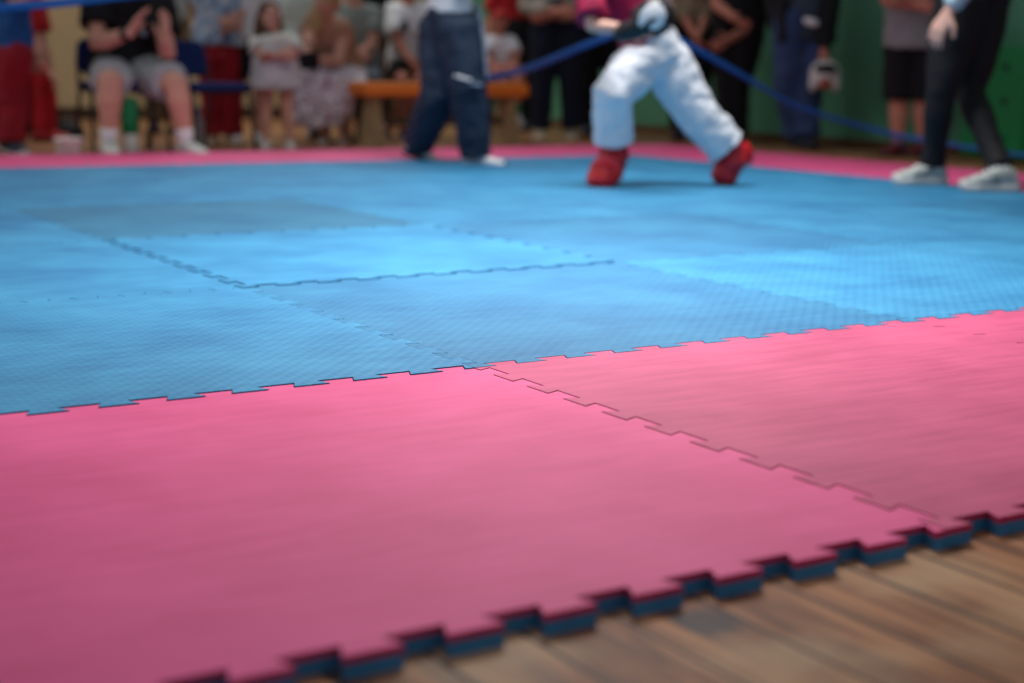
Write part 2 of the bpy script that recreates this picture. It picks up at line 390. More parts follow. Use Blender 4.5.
def hand(bm, w, d, pn, s, curl, thumb):
    """palm, four bent fingers of unequal length and a thumb off the side of the palm"""
    d = d.normalized(); pn = (pn - d*pn.dot(d)).normalized(); lat = d.cross(pn)*thumb
    chain(bm, [w - d*.01*s, w + d*.028*s, w + d*.052*s], [.0155*s, .0245*s, .026*s], 14, flat=.5) if False else None
    rings = [(w - d*.012*s, lat*.015*s, pn*.012*s), (w + d*.012*s, lat*.019*s, pn*.0115*s), (w + d*.034*s, lat*.0255*s, pn*.0105*s), (w + d*.054*s, lat*.0245*s, pn*.0085*s)]
    loft(bm, rings, 14)
    for k, ln in enumerate((.040, .046, .043, .034)):
        o = w + d*(.048-.002*abs(k-1.3))*s + lat*(.0185-.0123*k)*s; dd = d + lat*(.10-.07*k); pts = [o]; a = 0
        for q, fr in enumerate((.45, .32, .27)):
            a += curl*(.6 if q == 0 else .75); v = (dd.normalized()*math.cos(a) + pn*math.sin(a)); pts.append(pts[-1] + v*ln*fr*s)
        chain(bm, pts, [.0058*s, .0054*s, .0049*s, .0043*s], 10)
    o = w + d*.012*s + lat*.017*s
    chain(bm, [o, o + (d*.55+lat*.75+pn*.25).normalized()*.024*s, o + (d*.55+lat*.75+pn*.25).normalized()*.024*s + (d*.9+lat*.3+pn*.3).normalized()*.022*s], [.0085*s, .0068*s, .0052*s], 10)

def head_parts(J):
    H = J['H']; hs = H*J.get('hs', 1.0); c = J['head']; F = J.get('HF', J['F']).normalized(); U = (J.get('HU', Z)); U = (U - F*U.dot(F)).normalized(); Lh = U.cross(F)
    return c, F, U, Lh, hs

def build_body(J, root, skin, voxel, hands=True, feet=True):
    H = J['H']; bm = bmesh.new(); b = J.get('build', 1.0)
    loft(bm, torso_rings(J), 24)
    hl = J['hb']-J['ha']
    for k in 'ab':
        s, e, w = J['s'+k], J['e'+k], J['w'+k]; h, kn, an = J['h'+k], J['k'+k], J['n'+k]
        chain(bm, [lerp(J['neck'], s, .25)-Z*.01*H, lerp(J['neck'], s, .6), s], [.026*H*b, .029*H*b, .033*H*b])
        el = (e-s); fl = (w-e)
        chain(bm, [s, lerp(s, e, .35), lerp(s, e, .75), e, lerp(e, w, .25), lerp(e, w, .65), w], [q*H*b for q in (.033, .030, .0255, .0235, .0255, .020, .0155)])
        chain(bm, [h + Z*.01*H, lerp(h, kn, .3), lerp(h, kn, .75), kn, lerp(kn, an, .3), lerp(kn, an, .7), an], [q*H*b for q in (.056, .053, .040, .034, .036, .025, .0195)])
        fdir = (J['t'+k]).normalized()
        if feet:
            side = fdir.cross(Z)
            loft(bm, [(an - fdir*.035*H - Z*.022*H, side*.014*H, Z*.014*H), (an - fdir*.02*H - Z*.012*H, side*.021*H, Z*.026*H), (an + fdir*.03*H - Z*.012*H, side*.023*H, Z*.026*H),
                      (an + fdir*.075*H - Z*.024*H, side*.028*H, Z*.015*H), (an + fdir*.11*H - Z*.029*H, side*.018*H, Z*.009*H)], 14)
        if hands:
            d = J['d'+k] or (w-e).normalized(); pn = J['p'+k] or (J['L']*(1 if k == 'a' else -1)*.8 + J['F']*.2)
            hand(bm, w, d, pn, H*1.03, J['c'+k], 1 if k == 'a' else -1)
    c, F, U, Lh, hs = head_parts(J)
    chain(bm, [J['neck']-Z*.02*H, lerp(J['neck'], c, .5)-F*.008*H, c - F*.01*H], [.034*H*b, .031*H*b, .03*H*b])
    ell(bm, c + U*.012*hs - F*.004*hs, Lh*.044*hs, F*.054*hs, U*.050*hs, 24)            # skull
    loft(bm, [(c - U*.066*hs + F*.034*hs, Lh*.012*hs, F*.010*hs), (c - U*.058*hs + F*.024*hs, Lh*.024*hs, F*.022*hs), (c - U*.036*hs + F*.014*hs, Lh*.034*hs, F*.033*hs), (c - U*.008*hs + F*.008*hs, Lh*.039*hs, F*.040*hs)], 18)
    chain(bm, [c + U*.004*hs + F*.046*hs, c - U*.012*hs + F*.056*hs, c - U*.017*hs + F*.057*hs], [.004*hs, .0062*hs, .0065*hs], 10)      # nose
    chain(bm, [c + U*.010*hs + F*.044*hs - Lh*.022*hs, c + U*.012*hs + F*.047*hs, c + U*.010*hs + F*.044*hs + Lh*.022*hs], [.005*hs]*3, 10)  # brow
    for s in (-1, 1):
        ell(bm, c - U*.006*hs - F*.004*hs + Lh*s*.044*hs, Lh*.005*hs, (F*.8+Lh*s*.3)*.010*hs, U*.016*hs, 12)   # ears
    fuse('body', bm, skin, root, voxel, 3)
    for s in (-1, 1):
        bm = bmesh.new(); ell(bm, c + F*.0400*hs + Lh*s*.0170*hs, Lh*.0075*hs, F*.0085*hs, U*.0045*hs, 12)
        e = obj('eye', bm, EYEW, root, True); bm = bmesh.new()
        ell(bm, c + F*.0462*hs + Lh*s*.0170*hs, Lh*.0042*hs, F*.0032*hs, U*.0042*hs, 10); obj('iris', bm, EYED, e, True)
    bm = bmesh.new(); chain(bm, [c - U*.034*hs + F*.0435*hs - Lh*.011*hs, c - U*.033*hs + F*.0475*hs, c - U*.034*hs + F*.0435*hs + Lh*.011*hs], [.0024*hs, .0042*hs, .0024*hs], 8); obj('lips', bm, LIPS, root, True)

def build_hair(J, root, m, style):
    c, F, U, Lh, hs = head_parts(J); bm = bmesh.new()
    if style == 'cap':
        ell(bm, c + U*.022*hs - F*.008*hs, Lh*.050*hs, F*.058*hs, U*.047*hs, 20)
        ell(bm, c + U*.026*hs + F*.055*hs, Lh*.036*hs, F*.034*hs, U*.006*hs, 16)
        fuse('cap', bm, m, root, .005, 2); return
    ell(bm, c + U*.020*hs - F*.013*hs, Lh*.050*hs, F*.056*hs, U*.051*hs, 22)
    ell(bm, c - U*.012*hs - F*.030*hs, Lh*.044*hs, F*.034*hs, U*.044*hs, 18)
    if style == 'long':
        for s in (-1, 0, 1):
            chain(bm, [c + Lh*s*.03*hs - F*.022*hs, c + Lh*s*.046*hs - U*.06*hs - F*.02*hs, c + Lh*s*.052*hs - U*.14*hs - F*.01*hs, c + Lh*s*.05*hs - U*.20*hs], [.028*hs, .026*hs, .022*hs, .008*hs])
    if style == 'fall':        # long hair hanging forward and down over one side
        for q, off in enumerate((-.02, 0, .02)):
            chain(bm, [c + Lh*off*hs - F*.03*hs, c - Lh*(.03+off)*hs - Z*.05*hs, c - Lh*(.075+off)*hs - Z*.12*hs, c - Lh*(.10+off)*hs - Z*.19*hs], [.030*hs, .028*hs, .022*hs, .007*hs])
    if style == 'bun': ell(bm, c + U*.03*hs - F*.07*hs, Lh*.024*hs, F*.024*hs, U*.024*hs, 14)
    fuse('hair', bm, m, root, .006, 2, .006, .02)

def shirt(J, root, m, sleeve=.6, hem=-.1, loose=.012, voxel=.010, wr=.008, name='shirt', grow=.04, flare=0):
    H = J['H']; bm = bmesh.new(); b = J.get('build', 1.0)
    loft(bm, torso_rings(J, grow, loose, hem, .97, flare), 26)
    for k in 'ab':
        s, e, w = J['s'+k], J['e'+k], J['w'+k]
        chain(bm, [lerp(J['neck'], s, .3)-Z*.012*H, lerp(J['neck'], s, .65), s], [.028*H*b+loose*.3, .031*H*b+loose*.5, .035*H*b+loose*.8])
        if sleeve > 0:
            pts = [s]; rr = [.035*H*b+loose*.8]
            if sleeve <= 1: pts += [lerp(s, e, sleeve*.5), lerp(s, e, sleeve)]; rr += [.036*H*b+loose*1.2, .035*H*b+loose*1.5]
            else:
                pts += [lerp(s, e, .5), e, lerp(e, w, (sleeve-1)*.5), lerp(e, w, sleeve-1)]; rr += [.033*H*b+loose, .028*H*b+loose, .027*H*b+loose, .021*H*b+loose*.8]
            bmx = bm; N0 = len(pts); rings = []
            for i, p in enumerate(pts):
                d = (pts[min(i+1, N0-1)]-pts[max(i-1, 0)]).normalized(); a, b2 = frame(d)
                if rings: pa = rings[-1][1].normalized(); a = (pa-d*pa.dot(d)).normalized(); b2 = a.cross(d)
                rings.append((p, a*rr[i], b2*rr[i]))
            loft(bm, rings, 16)
    return fuse(name, bm, m, root, voxel, 3, wr, .09)

def trousers(J, root, m, length=2.0, loose=.014, voxel=.010, wr=.010, name='trousers', top=.16, rad=None, hem=None):
    H = J['H']; bm = bmesh.new(); b = J.get('build', 1.0)
    loft(bm, torso_rings(J, .02, loose*.7, -.14, top), 26)
    base_r = rad or (.060, .056, .045, .039, .038, .033, .030)
    for k in 'ab':
        h, kn, an = J['h'+k], J['k'+k], J['n'+k]
        P = [(0, h + Z*.012*H), (.3, lerp(h, kn, .3)), (.75, lerp(h, kn, .75)), (1, kn), (1.3, lerp(kn, an, .3)), (1.7, lerp(kn, an, .7)), (2, lerp(kn, an, 1.0))]
        pts = []; rr = []
        for (t, p), r in zip(P, base_r):
            if t <= length + .001: pts.append(p); rr.append(r*H*b+loose)
        if length < 2 and length not in (1, 1.3, 1.7):
            a_, b_ = (h, kn) if length < 1 else (kn, an); pts.append(lerp(a_, b_, length % 1)); rr.append(rr[-1]+.006)
        rings = []; N0 = len(pts)
        for i, p in enumerate(pts):
            d = (pts[min(i+1, N0-1)]-pts[max(i-1, 0)]).normalized(); a, b2 = frame(d)
            if rings: pa = rings[-1][1].normalized(); a = (pa-d*pa.dot(d)).normalized(); b2 = a.cross(d)
            rings.append((p, a*rr[i], b2*rr[i]))
        ell(bm, pts[0], Vector((rr[0], 0, 0)), Vector((0, rr[0], 0)), Vector((0, 0, rr[0])), 16)
        loft(bm, rings, 18)
    return fuse(name, bm, m, root, voxel, 3, wr, .08)

def skirt(J, root, m, z1, w0=.10, w1=.17, depth=.8, wr=.02, name='skirt', z0=None):
    H = J['H']; P = J['pel']; bm = bmesh.new(); lat = (J['hb']-J['ha']).normalized(); fw = lat.cross(Z)
    top = z0 if z0 is not None else P.z + .06*H; rings = []
    for i in range(7):
        t = i/6; z = top + (z1-top)*t; r = (w0 + (w1-w0)*t**.8)*H; rings.append((Vector((P.x, P.y, z)) + fw*0, lat*r, fw*r*depth))
    loft(bm, rings, 28)
    return fuse(name, bm, m, root, .011, 2, wr, .07)

def shoe(root, an, fdir, L, m, sole, name='shoe', lace=None, bulk=1.0, sole_h=.022, lift=0.0, U=Z, ankle_h=.06):
    """upper, sole and laces; the ankle joint sits a quarter of the length from the heel"""
    fd = fdir.normalized(); U = (U - fd*U.dot(fd)).normalized(); sd = fd.cross(U); z0 = an - U*.5*0
    g = an - U*(ankle_h + .005)      # sole level below the ankle
    bm = bmesh.new(); q = L*bulk
    prof = [(-.27, .10, .16), (-.22, .135, .27), (-.08, .145, .34), (.08, .15, .33), (.25, .165, .25), (.45, .185, .18), (.62, .165, .135), (.70, .10, .09)]
    rings = []
    for t, wd, h in prof:
        rings.append((g + fd*t*L + U*(sole_h*.6 + h*q*.5*.9), sd*wd*q, U*h*q*.5))
    loft(bm, rings, 20, .85)
    up = fuse(name, bm, m, root, .006, 3)
    bm = bmesh.new(); rings = []
    for t, wd, h in [(-.30, .09, 0), (-.27, .13, 0), (-.1, .15, 0), (.1, .14, 0), (.28, .165, 0), (.47, .195, 0), (.64, .165, 0), (.72, .11, 0), (.74, .06, 0)]:
        rings.append((g + fd*t*L + U*(sole_h*.5 + (.012 if t > .66 else 0)), sd*wd*q*1.04, U*sole_h*.62))
    loft(bm, rings, 18, .6); fuse('sole', bm, sole, up, .006, 2)
    if lace:
        for i in range(4):
            t = .12+.085*i; h = sole_h*.6 + (.36-.05*i)*q*.93; w_ = .07*q
            bm = bmesh.new(); chain(bm, [g + fd*t*L + U*(h-.014*bulk) - sd*w_, g + fd*(t+.015)*L + U*(h-.004), g + fd*t*L + U*(h-.014*bulk) + sd*w_], [.0045, .005, .0045], 8); obj('lace', bm, lace, up, True)
    return up
def sock(J, root, k, m, frac=.45, r=.025):
    H = J['H']; kn, an = J['k'+k], J['n'+k]; bm = bmesh.new()
    chain(bm, [lerp(an, kn, frac), lerp(an, kn, frac*.5), an - Z*.01*H], [(r+.004)*H, r*H, (r+.002)*H]); obj('sock', bm, m, root, True)

def start(label, px, py, H, face, z=0.0, group=None, build=1.0, hs=1.0):
    g = ground(px, py, z); J = make_joints(g, H, face); J['build'] = build; J['hs'] = hs
    J['root'] = thing('person', label, 'person', (0, 0, 0), group); return J
def put(J, **kw):
    """joint = (x, y, depth offset) measured in the picture at the person's own distance"""
    for k, v in kw.items(): J[k] = at(v[0], v[1], J['D']+v[2])
def finish(J):
    """move the root empty to the person's feet, keeping the parts where they are"""
    r = J['root']; b = J['base'].copy(); r.location = b
    for o in list(r.children): o.location = o.location - b

# ============ the fighter in magenta and white, mid-stride on the mat
J = start('kickboxer in magenta top, white trousers and red foot guards, mid-stride on the blue mats', 668, 186, 1.22, -60, T, hs=1.12)
put(J, pel=(655, 52, .02), neck=(612, -30, 0), head=(598, -62, -.02), ha=(640, 66, -.03), hb=(668, 68, .05), ka=(613, 93, -.12), kb=(700, 118, .05), na=(614, 152, -.02), nb=(734, 155, .10),
    sa=(588, -20, -.12), sb=(640, -22, .1), ea=(592, 26, -.22), wa=(632, 30, -.3), eb=(668, 8, .05), wb=(652, -20, -.12))
away, right = dirs(J['base'])
J['ta'] = -right*.35 - away*.85 - Z*.35; J['tb'] = -right*.75 + away*.3 - Z*.55
r = J['root']
build_body(J, r, SKIN3, .008, feet=False)
build_hair(J, r, BROWNHAIR, 'short')
gi = mat('white_uniform_cotton', (224, 228, 236), .8, .05, 5, .1, 120)
shirt(J, r, mat('magenta_top', (160, 20, 70), .75, .25, 8), .85, .17, .018, .007, .014, grow=.06)
trousers(J, r, gi, 1.78, .016, .007, .014, top=.30, rad=(.068, .070, .062, .060, .056, .058, .050))
bm = bmesh.new()
loft(bm, [(lerp(J['pel'], J['neck'], t_), (J['hb']-J['ha']).normalized()*.122, (J['hb']-J['ha']).normalized().cross(Z)*.095) for t_ in (.22, .28, .33)], 24)
fuse('waistband', bm, WHITE, r, .007, 2, .004, .05)
redp = mat('red_padding', (205, 16, 34), .4, .2, 10, spec=.5)
for k in 'ab':
    bm = bmesh.new(); an = J['n'+k]; fd = J['t'+k].normalized(); sd = fd.cross(Z).normalized(); U = sd.cross(fd)
    if k == 'a':
        rings = [(an + Z*.075, right*.050, away*.05), (an + Z*.03, right*.058, away*.06), (an - Z*.03, right*.066, away*.075), (an + fd*.04 - Z*.055, sd*.068, U*.060), (an + fd*.10 - Z*.060, sd*.074, U*.055), (an + fd*.155 - Z*.06, sd*.058, U*.042), (an + fd*.18 - Z*.06, sd*.024, U*.018)]
        # heel
        ell(bm, an - fd*.03 - Z*.055, sd*.045, fd*.04, U*.05, 16)
    else:
        rings = [(an + Z*.055 + right*.01, right*.048, away*.045), (an + Z*.02 + right*.015, right*.066, away*.06), (an - Z*.03 + right*.005, right*.076, away*.07), (an + fd*.03 - Z*.050, sd*.068, U*.068), (an + fd*.07 - Z*.05, sd*.066, U*.05), (an + fd*.10 - Z*.05, sd*.04, U*.028)]
    loft(bm, rings, 22)
    g_ = fuse('foot_guard', bm, redp, r, .006, 4, .004, .05)
    bm = bmesh.new()
    if k == 'a':
        loft(bm, [(an + fd*.065 - Z*.042, sd*.067, U*.063), (an + fd*.085 - Z*.042, sd*.068, U*.060), (an + fd*.10 - Z*.042, sd*.068, U*.057)], 22); o = obj('strap', bm, mat('red_strap', (226, 60, 74), .5), g_, True)
        bm = bmesh.new(); ell(bm, an + fd*.075 + U*.012 - Z*.03, sd*.034, fd*.016, U*.012, 14); obj('logo', bm, mat('pale_print', (235, 200, 205), .6), g_, True)
        bm = bmesh.new(); chain(bm, [an + Z*.105, an + Z*.075], [.050, .047], 16); obj('ankle_wrap', bm, BLACK, r, True)
        bm = bmesh.new(); chain(bm, [an + Z*.082, an + Z*.055], [.046, .044], 16); obj('sock', bm, WHITE, r, True)
    else:
        ell(bm, an + fd*.045 - Z*.108 - U*.0, sd*.045, fd*.06, U*.010, 14); obj('sole', bm, mat('tan_sole', (176, 140, 120), .7), g_, True)
# glove with its printed mark
wa = J['wa']; gd = (right*.75 + Z*.25 - away*.2).normalized(); gu = (Z - gd*Z.dot(gd)).normalized(); gs = gd.cross(gu)
bm = bmesh.new()
chain(bm, [wa - gd*.035, wa + gd*.02], [.042, .046], 16); ell(bm, wa + gd*.095 + gu*.02, gd*.088, gu*.078, gs*.062, 24); ell(bm, wa + gd*.06 + gu*.06 - gs*.02, gd*.06, gu*.03, gs*.03, 16)
glove = fuse('glove', bm, mat('black_glove_leather', (20, 20, 26), .4, .2, spec=.5), r, .006, 4)
def conform(name, parent, m, c, ax, ay, nrm, outline_pts, prof, th=.004):
    """a printed mark lying on a curved surface: prof(u, v) gives the height of the skin below"""
    bm = bmesh.new(); tri = tessellate_polygon([[Vector((u, v, 0)) for u, v in outline_pts]])
    vs = [bm.verts.new(c + ax*u + ay*v + nrm*(prof(u, v)+th)) for u, v in outline_pts]
    for a, b, d in tri:
        try: bm.faces.new((vs[a], vs[b], vs[d]))
        except ValueError: pass
    r_ = bmesh.ops.subdivide_edges(bm, edges=bm.edges[:], cuts=2, use_grid_fill=True)
    for v in bm.verts:
        d_ = v.co - c; u, q = d_.dot(ax)/ax.length_squared, d_.dot(ay)/ay.length_squared
        v.co = c + ax*u + ay*q + nrm*(prof(u, q)+th)
    e = bmesh.ops.extrude_face_region(bm, geom=bm.faces[:]); bmesh.ops.translate(bm, vec=nrm*.002, verts=[x for x in e['geom'] if isinstance(x, bmesh.types.BMVert)])
    return obj(name, bm, m, parent)
gc = wa + gd*.095 + gu*.02; gn = (-away*.92 - right*.1).normalized(); gx = (right + Z*.15).normalized(); gx = (gx-gn*gx.dot(gn)).normalized(); gy = gx.cross(gn)*-1
if gy.z < 0: gy = -gy
sh = lambda u, v: .066*math.sqrt(max(0, 1-(u/.098)**2-(v/.090)**2))
emblem = [(-.055, -.01), (-.035, .03), (-.005, .05), (.03, .052), (.056, .03), (.062, 0), (.045, -.035), (.02, -.05), (-.012, -.045), (.004, -.022), (.024, -.02), (.01, .0), (-.012, -.012), (-.03, -.026), (-.048, -.03)]
conform('emblem', glove, mat('white_print', (226, 228, 232), .6), gc, gx, gy, gn, emblem, sh)
conform('emblem', glove, MATS['white_print'], gc, gx, gy, gn, [(.02, .012), (.035, .02), (.046, .008), (.034, -.004)], lambda u, v: sh(u, v)+.002)
finish(J)

# ============ the fighter in navy trousers
J = start('kickboxer in dark blue tracksuit trousers and white top, walking across the blue mats', 455, 163, 1.38, 65, T, hs=1.1)
put(J, pel=(451, 22, 0), neck=(446, -62, -.03), head=(452, -92, -.05), ha=(442, 34, .08), hb=(459, 34, -.05), ka=(440, 92, .02), kb=(468, 88, -.08), na=(417, 146, .22), nb=(476, 156, -.02),
    sa=(434, -52, .16), sb=(460, -54, -.14), ea=(430, -10, .2), wa=(452, -40, -.1), eb=(472, -22, -.2), wb=(490, -60, -.2))
away, right = dirs(J['base']); J['ta'] = right*.85 - away*.2 - Z*.3; J['tb'] = right - away*.25
r = J['root']; build_body(J, r, SKIN, .009, feet=False); build_hair(J, r, DARKHAIR, 'short')
shirt(J, r, WHITE, .9, .12, .014, .009, .008, grow=.02)
navy = mat('navy_tracksuit', (34, 49, 70), .7, .25, 7)
tr = trousers(J, r, navy, 2.0, .016, .007, .014, top=.2, rad=(.076, .074, .064, .060, .058, .050, .046))
wm = mat('pale_stripe', (104, 120, 142), .7)
pts = [at(478, 6, J['D']-.06), at(484, 40, J['D']-.12), at(487, 76, J['D']-.17)]
bm = bmesh.new(); chain(bm, pts, [.010, .010, .009], 10); obj('side_stripe', bm, wm, tr, True)
bm = bmesh.new(); chain(bm, [at(456, 76, J['D']-.215), at(463, 78, J['D']-.225), at(470, 80, J['D']-.215)], [.012, .019, .012], 12, flat=.4); obj('knee_badge', bm, WHITE, tr, True)
bm = bmesh.new(); chain(bm, [at(472, 84, J['D']-.20), at(481, 85, J['D']-.19)], [.014, .014], 12, flat=.4); obj('knee_badge', bm, mat('grey_badge', (130, 150, 172), .7), tr, True)
for k, ln in (('a', .21), ('b', .22)): shoe(r, J['n'+k], J['t'+k], ln, WHITE, DARKRUB, 'shoe', WHITE, ankle_h=.055)
finish(J)

# ============ the woman in black leggings on the right
J = start('person in black leggings, pale blue sleeves and chunky white trainers at the right-hand border', 958, 185, 1.62, -80, T, build=.86)
put(J, pel=(974, -14, 0), neck=(968, -125, 0), head=(960, -150, 0), ha=(961, 4, -.1), hb=(984, 2, .08), ka=(941, 92, -.14), kb=(970, 94, .04), na=(930, 162, -.05), nb=(998, 167, -.12),
    sa=(958, -112, -.16), sb=(978, -112, .16), ea=(985, -48, -.28), wa=(948, 13, -.32), eb=(990, -50, .1), wb=(965, -5, .2))
J['na'] = ground(931, 185, T)+Z*.08; J['nb'] = ground(1001, 192, T)+Z*.08
away, right = dirs(J['base']); J['ta'] = -right*.92 - away*.35; J['tb'] = -right*.95 - away*.25
J['da'] = (-right*.45 - Z*.9); J['pa'] = away*.6+right*.5; J['ca'] = .35
r = J['root']; build_body(J, r, SKIN3, .0055, feet=False); build_hair(J, r, BROWNHAIR, 'long')
shirt(J, r, mat('pale_blue_knit', (170, 194, 208), .85, .15, 8), 1.9, -.02, .012, .009, .009)
trousers(J, r, mat('black_leggings', (20, 20, 26), .75, .3), 1.97, .006, .008, .006, 'leggings', .16, rad=(.078, .074, .056, .042, .042, .032, .027))
chunky = mat('white_trainer_mesh', (200, 206, 202), .7, .25, 30, .2, 60, rgb2=(120, 126, 124))
for k in 'ab': shoe(r, J['n'+k], J['t'+k], .235, chunky, RUBBER, 'shoe', WHITE, 1.22, .036, ankle_h=.075)
finish(J)

# ============ the seated man clapping
J = start('clapping person in black t-shirt and grey shorts, seated on the blue chair', 150, 155, 1.74, 25, 0, build=1.1)
put(J, pel=(126, 73, .40), neck=(127, -36, .36), head=(130, -66, .30), ha=(112, 76, .36), hb=(142, 76, .36), ka=(110, 82, -.02), kb=(176, 84, -.02), na=(109, 143, 0), nb=(186, 143, -.02),
    sa=(97, -20, .34), sb=(155, -20, .34), ea=(97, 44, .16), wa=(130, 33, -.06), eb=(168, 56, .10), wb=(164, 41, .0))
away, right = dirs(J['base']); J['ta'] = -away*.9 + right*.1; J['tb'] = -away*.8+right*.45
J['da'] = (right*.45 + Z*.75 - away*.1); J['pa'] = right*.9 - Z*.3 - away*.2; J['ca'] = .18
J['db'] = (Z*1.0 + right*.1); J['pb'] = -right*.8 - away*.5; J['cb'] = .2
r = J['root']; build_body(J, r, SKIN, .0055, feet=False); build_hair(J, r, DARKHAIR, 'short')
st = shirt(J, r, BLACK, .72, -.06, .02, .009, .010, grow=.06)
bm = bmesh.new(); q = at(144, 33, J['D']+.20); loft(bm, [(q, right*.024, Z*.020), (q - away*.012, right*.022, Z*.018)], 16); obj('chest_logo', bm, mat('grey_print', (150, 156, 166), .7), st, True)
trousers(J, r, mat('grey_shorts_jersey', (168, 174, 178), .9, .15, 8), .86, .014, .008, .012, 'shorts', .12, rad=(.056, .054, .048, .044, .05, .05, .05))
bm = bmesh.new(); chain(bm, [lerp(J['ea'], J['wa'], .86), lerp(J['ea'], J['wa'], .93)], [.036, .034], 14); obj('wristband', bm, BLACK, r, True)
for k in 'ab': sock(J, r, k, WHITE, .18); shoe(r, J['n'+k], J['t'+k], .27, mat('white_trainer', (206, 208, 204), .6, .2, 20), RUBBER, 'shoe', mat('grey_lace', (120, 122, 118), .8), 1.0, .026, ankle_h=.07)
finish(J)

# ============ standing at the far left in blue and red
J = start('person in blue shirt and red trousers, standing at the left edge of the picture', 6, 152, 1.62, 75, 0, build=.85)
put(J, pel=(9, 50, .0), ha=(4, 58, .1), hb=(14, 58, -.08), ka=(6, 95, .05), kb=(12, 95, -.06), na=(8, 142, .1), nb=(14, 144, -.08), sa=(8, -42, .18), sb=(16, -42, -.18), ea=(20, 10, .2), wa=(30, 50, .2), eb=(14, 8, -.22), wb=(28, -5, -.3), neck=(10, -52, 0), head=(14, -82, 0))
r = J['root']; build_body(J, r, SKIN, .009, feet=False); build_hair(J, r, DARKHAIR, 'short')
shirt(J, r, mat('blue_team_shirt', (28, 84, 146), .8, .45, 6), .8, -.16, .02, .010, .012, grow=.1)
trousers(J, r, mat('red_trousers', (150, 18, 34), .8, .3, 7), 1.95, .014, .010, .014, top=.02, rad=(.064, .060, .052, .050, .048, .044, .042))
away, right = dirs(J['base'])
for k in 'ab': shoe(r, J['n'+k], right*.3 - away, .27, mat('dark_shoe', (38, 42, 58), .6), RUBBER, ankle_h=.06)
finish(J)

# ============ seated behind: red t-shirt, hand on the knee
J = start('person in red t-shirt and red tracksuit trousers seated behind the blue-shirted one', 44, 141, 1.45, 60, 0)
put(J, pel=(14, 66, .1), neck=(22, -12, .1), head=(28, -38, .05), ha=(14, 72, .22), hb=(18, 72, 0), ka=(38, 76, .12), kb=(44, 76, -.04), na=(42, 132, .1), nb=(46, 132, -.05), sa=(18, 0, .25), sb=(35, 2, -.08), ea=(30, 30, .25), wa=(38, 62, .1), eb=(42, 42, -.12), wb=(51, 72, -.15))
away, right = dirs(J['base']); J['db'] = (right*.3 - Z*.7 - away*.3); J['pb'] = -right+away*.2
r = J['root']; build_body(J, r, SKIN, .008, feet=False); build_hair(J, r, DARKHAIR, 'short')
shirt(J, r, mat('red_shirt', (178, 24, 34), .8, .2), .75, -.05, .016, .010, .008)
trousers(J, r, mat('red_tracksuit', (196, 24, 40), .75, .3, 6), 1.95, .010, .009, .012, rad=(.056, .056, .050, .046, .044, .038, .034))
for k in 'ab': shoe(r, J['n'+k], right - away*.5, .24, redp, DARKRUB, ankle_h=.055)
finish(J)

# ============ standing behind the empty chair
J = start('person in patterned blue and white top and red trousers, hands clasped, behind the empty chair', 221, 143, 1.62, 10, 0)
put(J, pel=(221, 50, 0), ha=(213, 58, 0), hb=(229, 58, 0), neck=(221, -42, 0), head=(221, -66, -.03), sa=(203, -34, 0), sb=(239, -34, 0), ea=(202, 12, .05), wa=(226, 22, -.16), eb=(245, 8, 0), wb=(234, 22, -.16), ka=(214, 95, 0), kb=(230, 95, 0), na=(213, 136, 0), nb=(231, 136, 0))
r = J['root']; build_body(J, r, SKIN, .007, feet=False); build_hair(J, r, BROWNHAIR, 'long')
shirt(J, r, spots_mat('patterned_shirt_cloth', (150, 172, 196), (44, 74, 122), (220, 224, 228), 16, .5), .8, .05, .02, .010, .012, grow=.1)
trousers(J, r, MATS['red_trousers'], 1.95, .012, .010, .012, rad=(.062, .058, .050, .044, .042, .040, .038), top=.2)
bm = bmesh.new(); loft(bm, [(lerp(J['pel'], J['neck'], t_), (J['hb']-J['ha']).normalized()*.175, J['F']*.125) for t_ in (.12, .17, .22)], 24); fuse('belt', bm, BLACK, r, .01, 2, .004, .05)
away, right = dirs(J['base'])
for k in 'ab': shoe(r, J['n'+k], -away + right*(-.2 if k == 'a' else .2), .25, mat('tan_shoe', (170, 142, 118), .6), RUBBER, ankle_h=.06)
finish(J)

# ============ white t-shirt and black shorts
J = start('child in white t-shirt and black shorts, half hidden beside the red trousers', 249, 143, 1.25, 15, 0, hs=1.1)
r = J['root']; build_body(J, r, SKIN, .008, feet=False); build_hair(J, r, DARKHAIR, 'short')
shirt(J, r, WHITE, .9, .0, .022, .010, .012, grow=.06); trousers(J, r, BLACK, .8, .02, .010, .010, 'shorts', .1)
away, right = dirs(J['base'])
for k in 'ab': shoe(r, J['n'+k], -away, .2, WHITE, RUBBER, ankle_h=.05)
finish(J)

# ============ girl with crossed arms
J = start('girl in white top and short pale skirt, arms crossed, standing left of the blonde spectator', 277, 148, 1.10, 20, 0, hs=1.2)
put(J, head=(270, 16, -.02), neck=(275, 34, 0), sa=(258, 42, 0), sb=(293, 42, 0), ea=(262, 58, -.1), wa=(280, 55, -.16), eb=(292, 58, -.06), wb=(272, 54, -.14), ka=(266, 112, 0), kb=(287, 112, 0), na=(265, 142, 0), nb=(290, 142, 0))
r = J['root']; build_body(J, r, SKIN, .007, feet=False); build_hair(J, r, BROWNHAIR, 'long')
shirt(J, r, mat('cream_top', (214, 216, 206), .85, .08), .5, .0, .02, .009, .012, grow=.06)
skirt(J, r, mat('pale_pleated_skirt', (196, 194, 198), .85, .2, 12), .36, .10, .155, .8, .012)
away, right = dirs(J['base'])
for k in 'ab': shoe(r, J['n'+k], -away, .19, mat('pale_shoe', (196, 192, 188), .6, .2), RUBBER, ankle_h=.05)
finish(J)

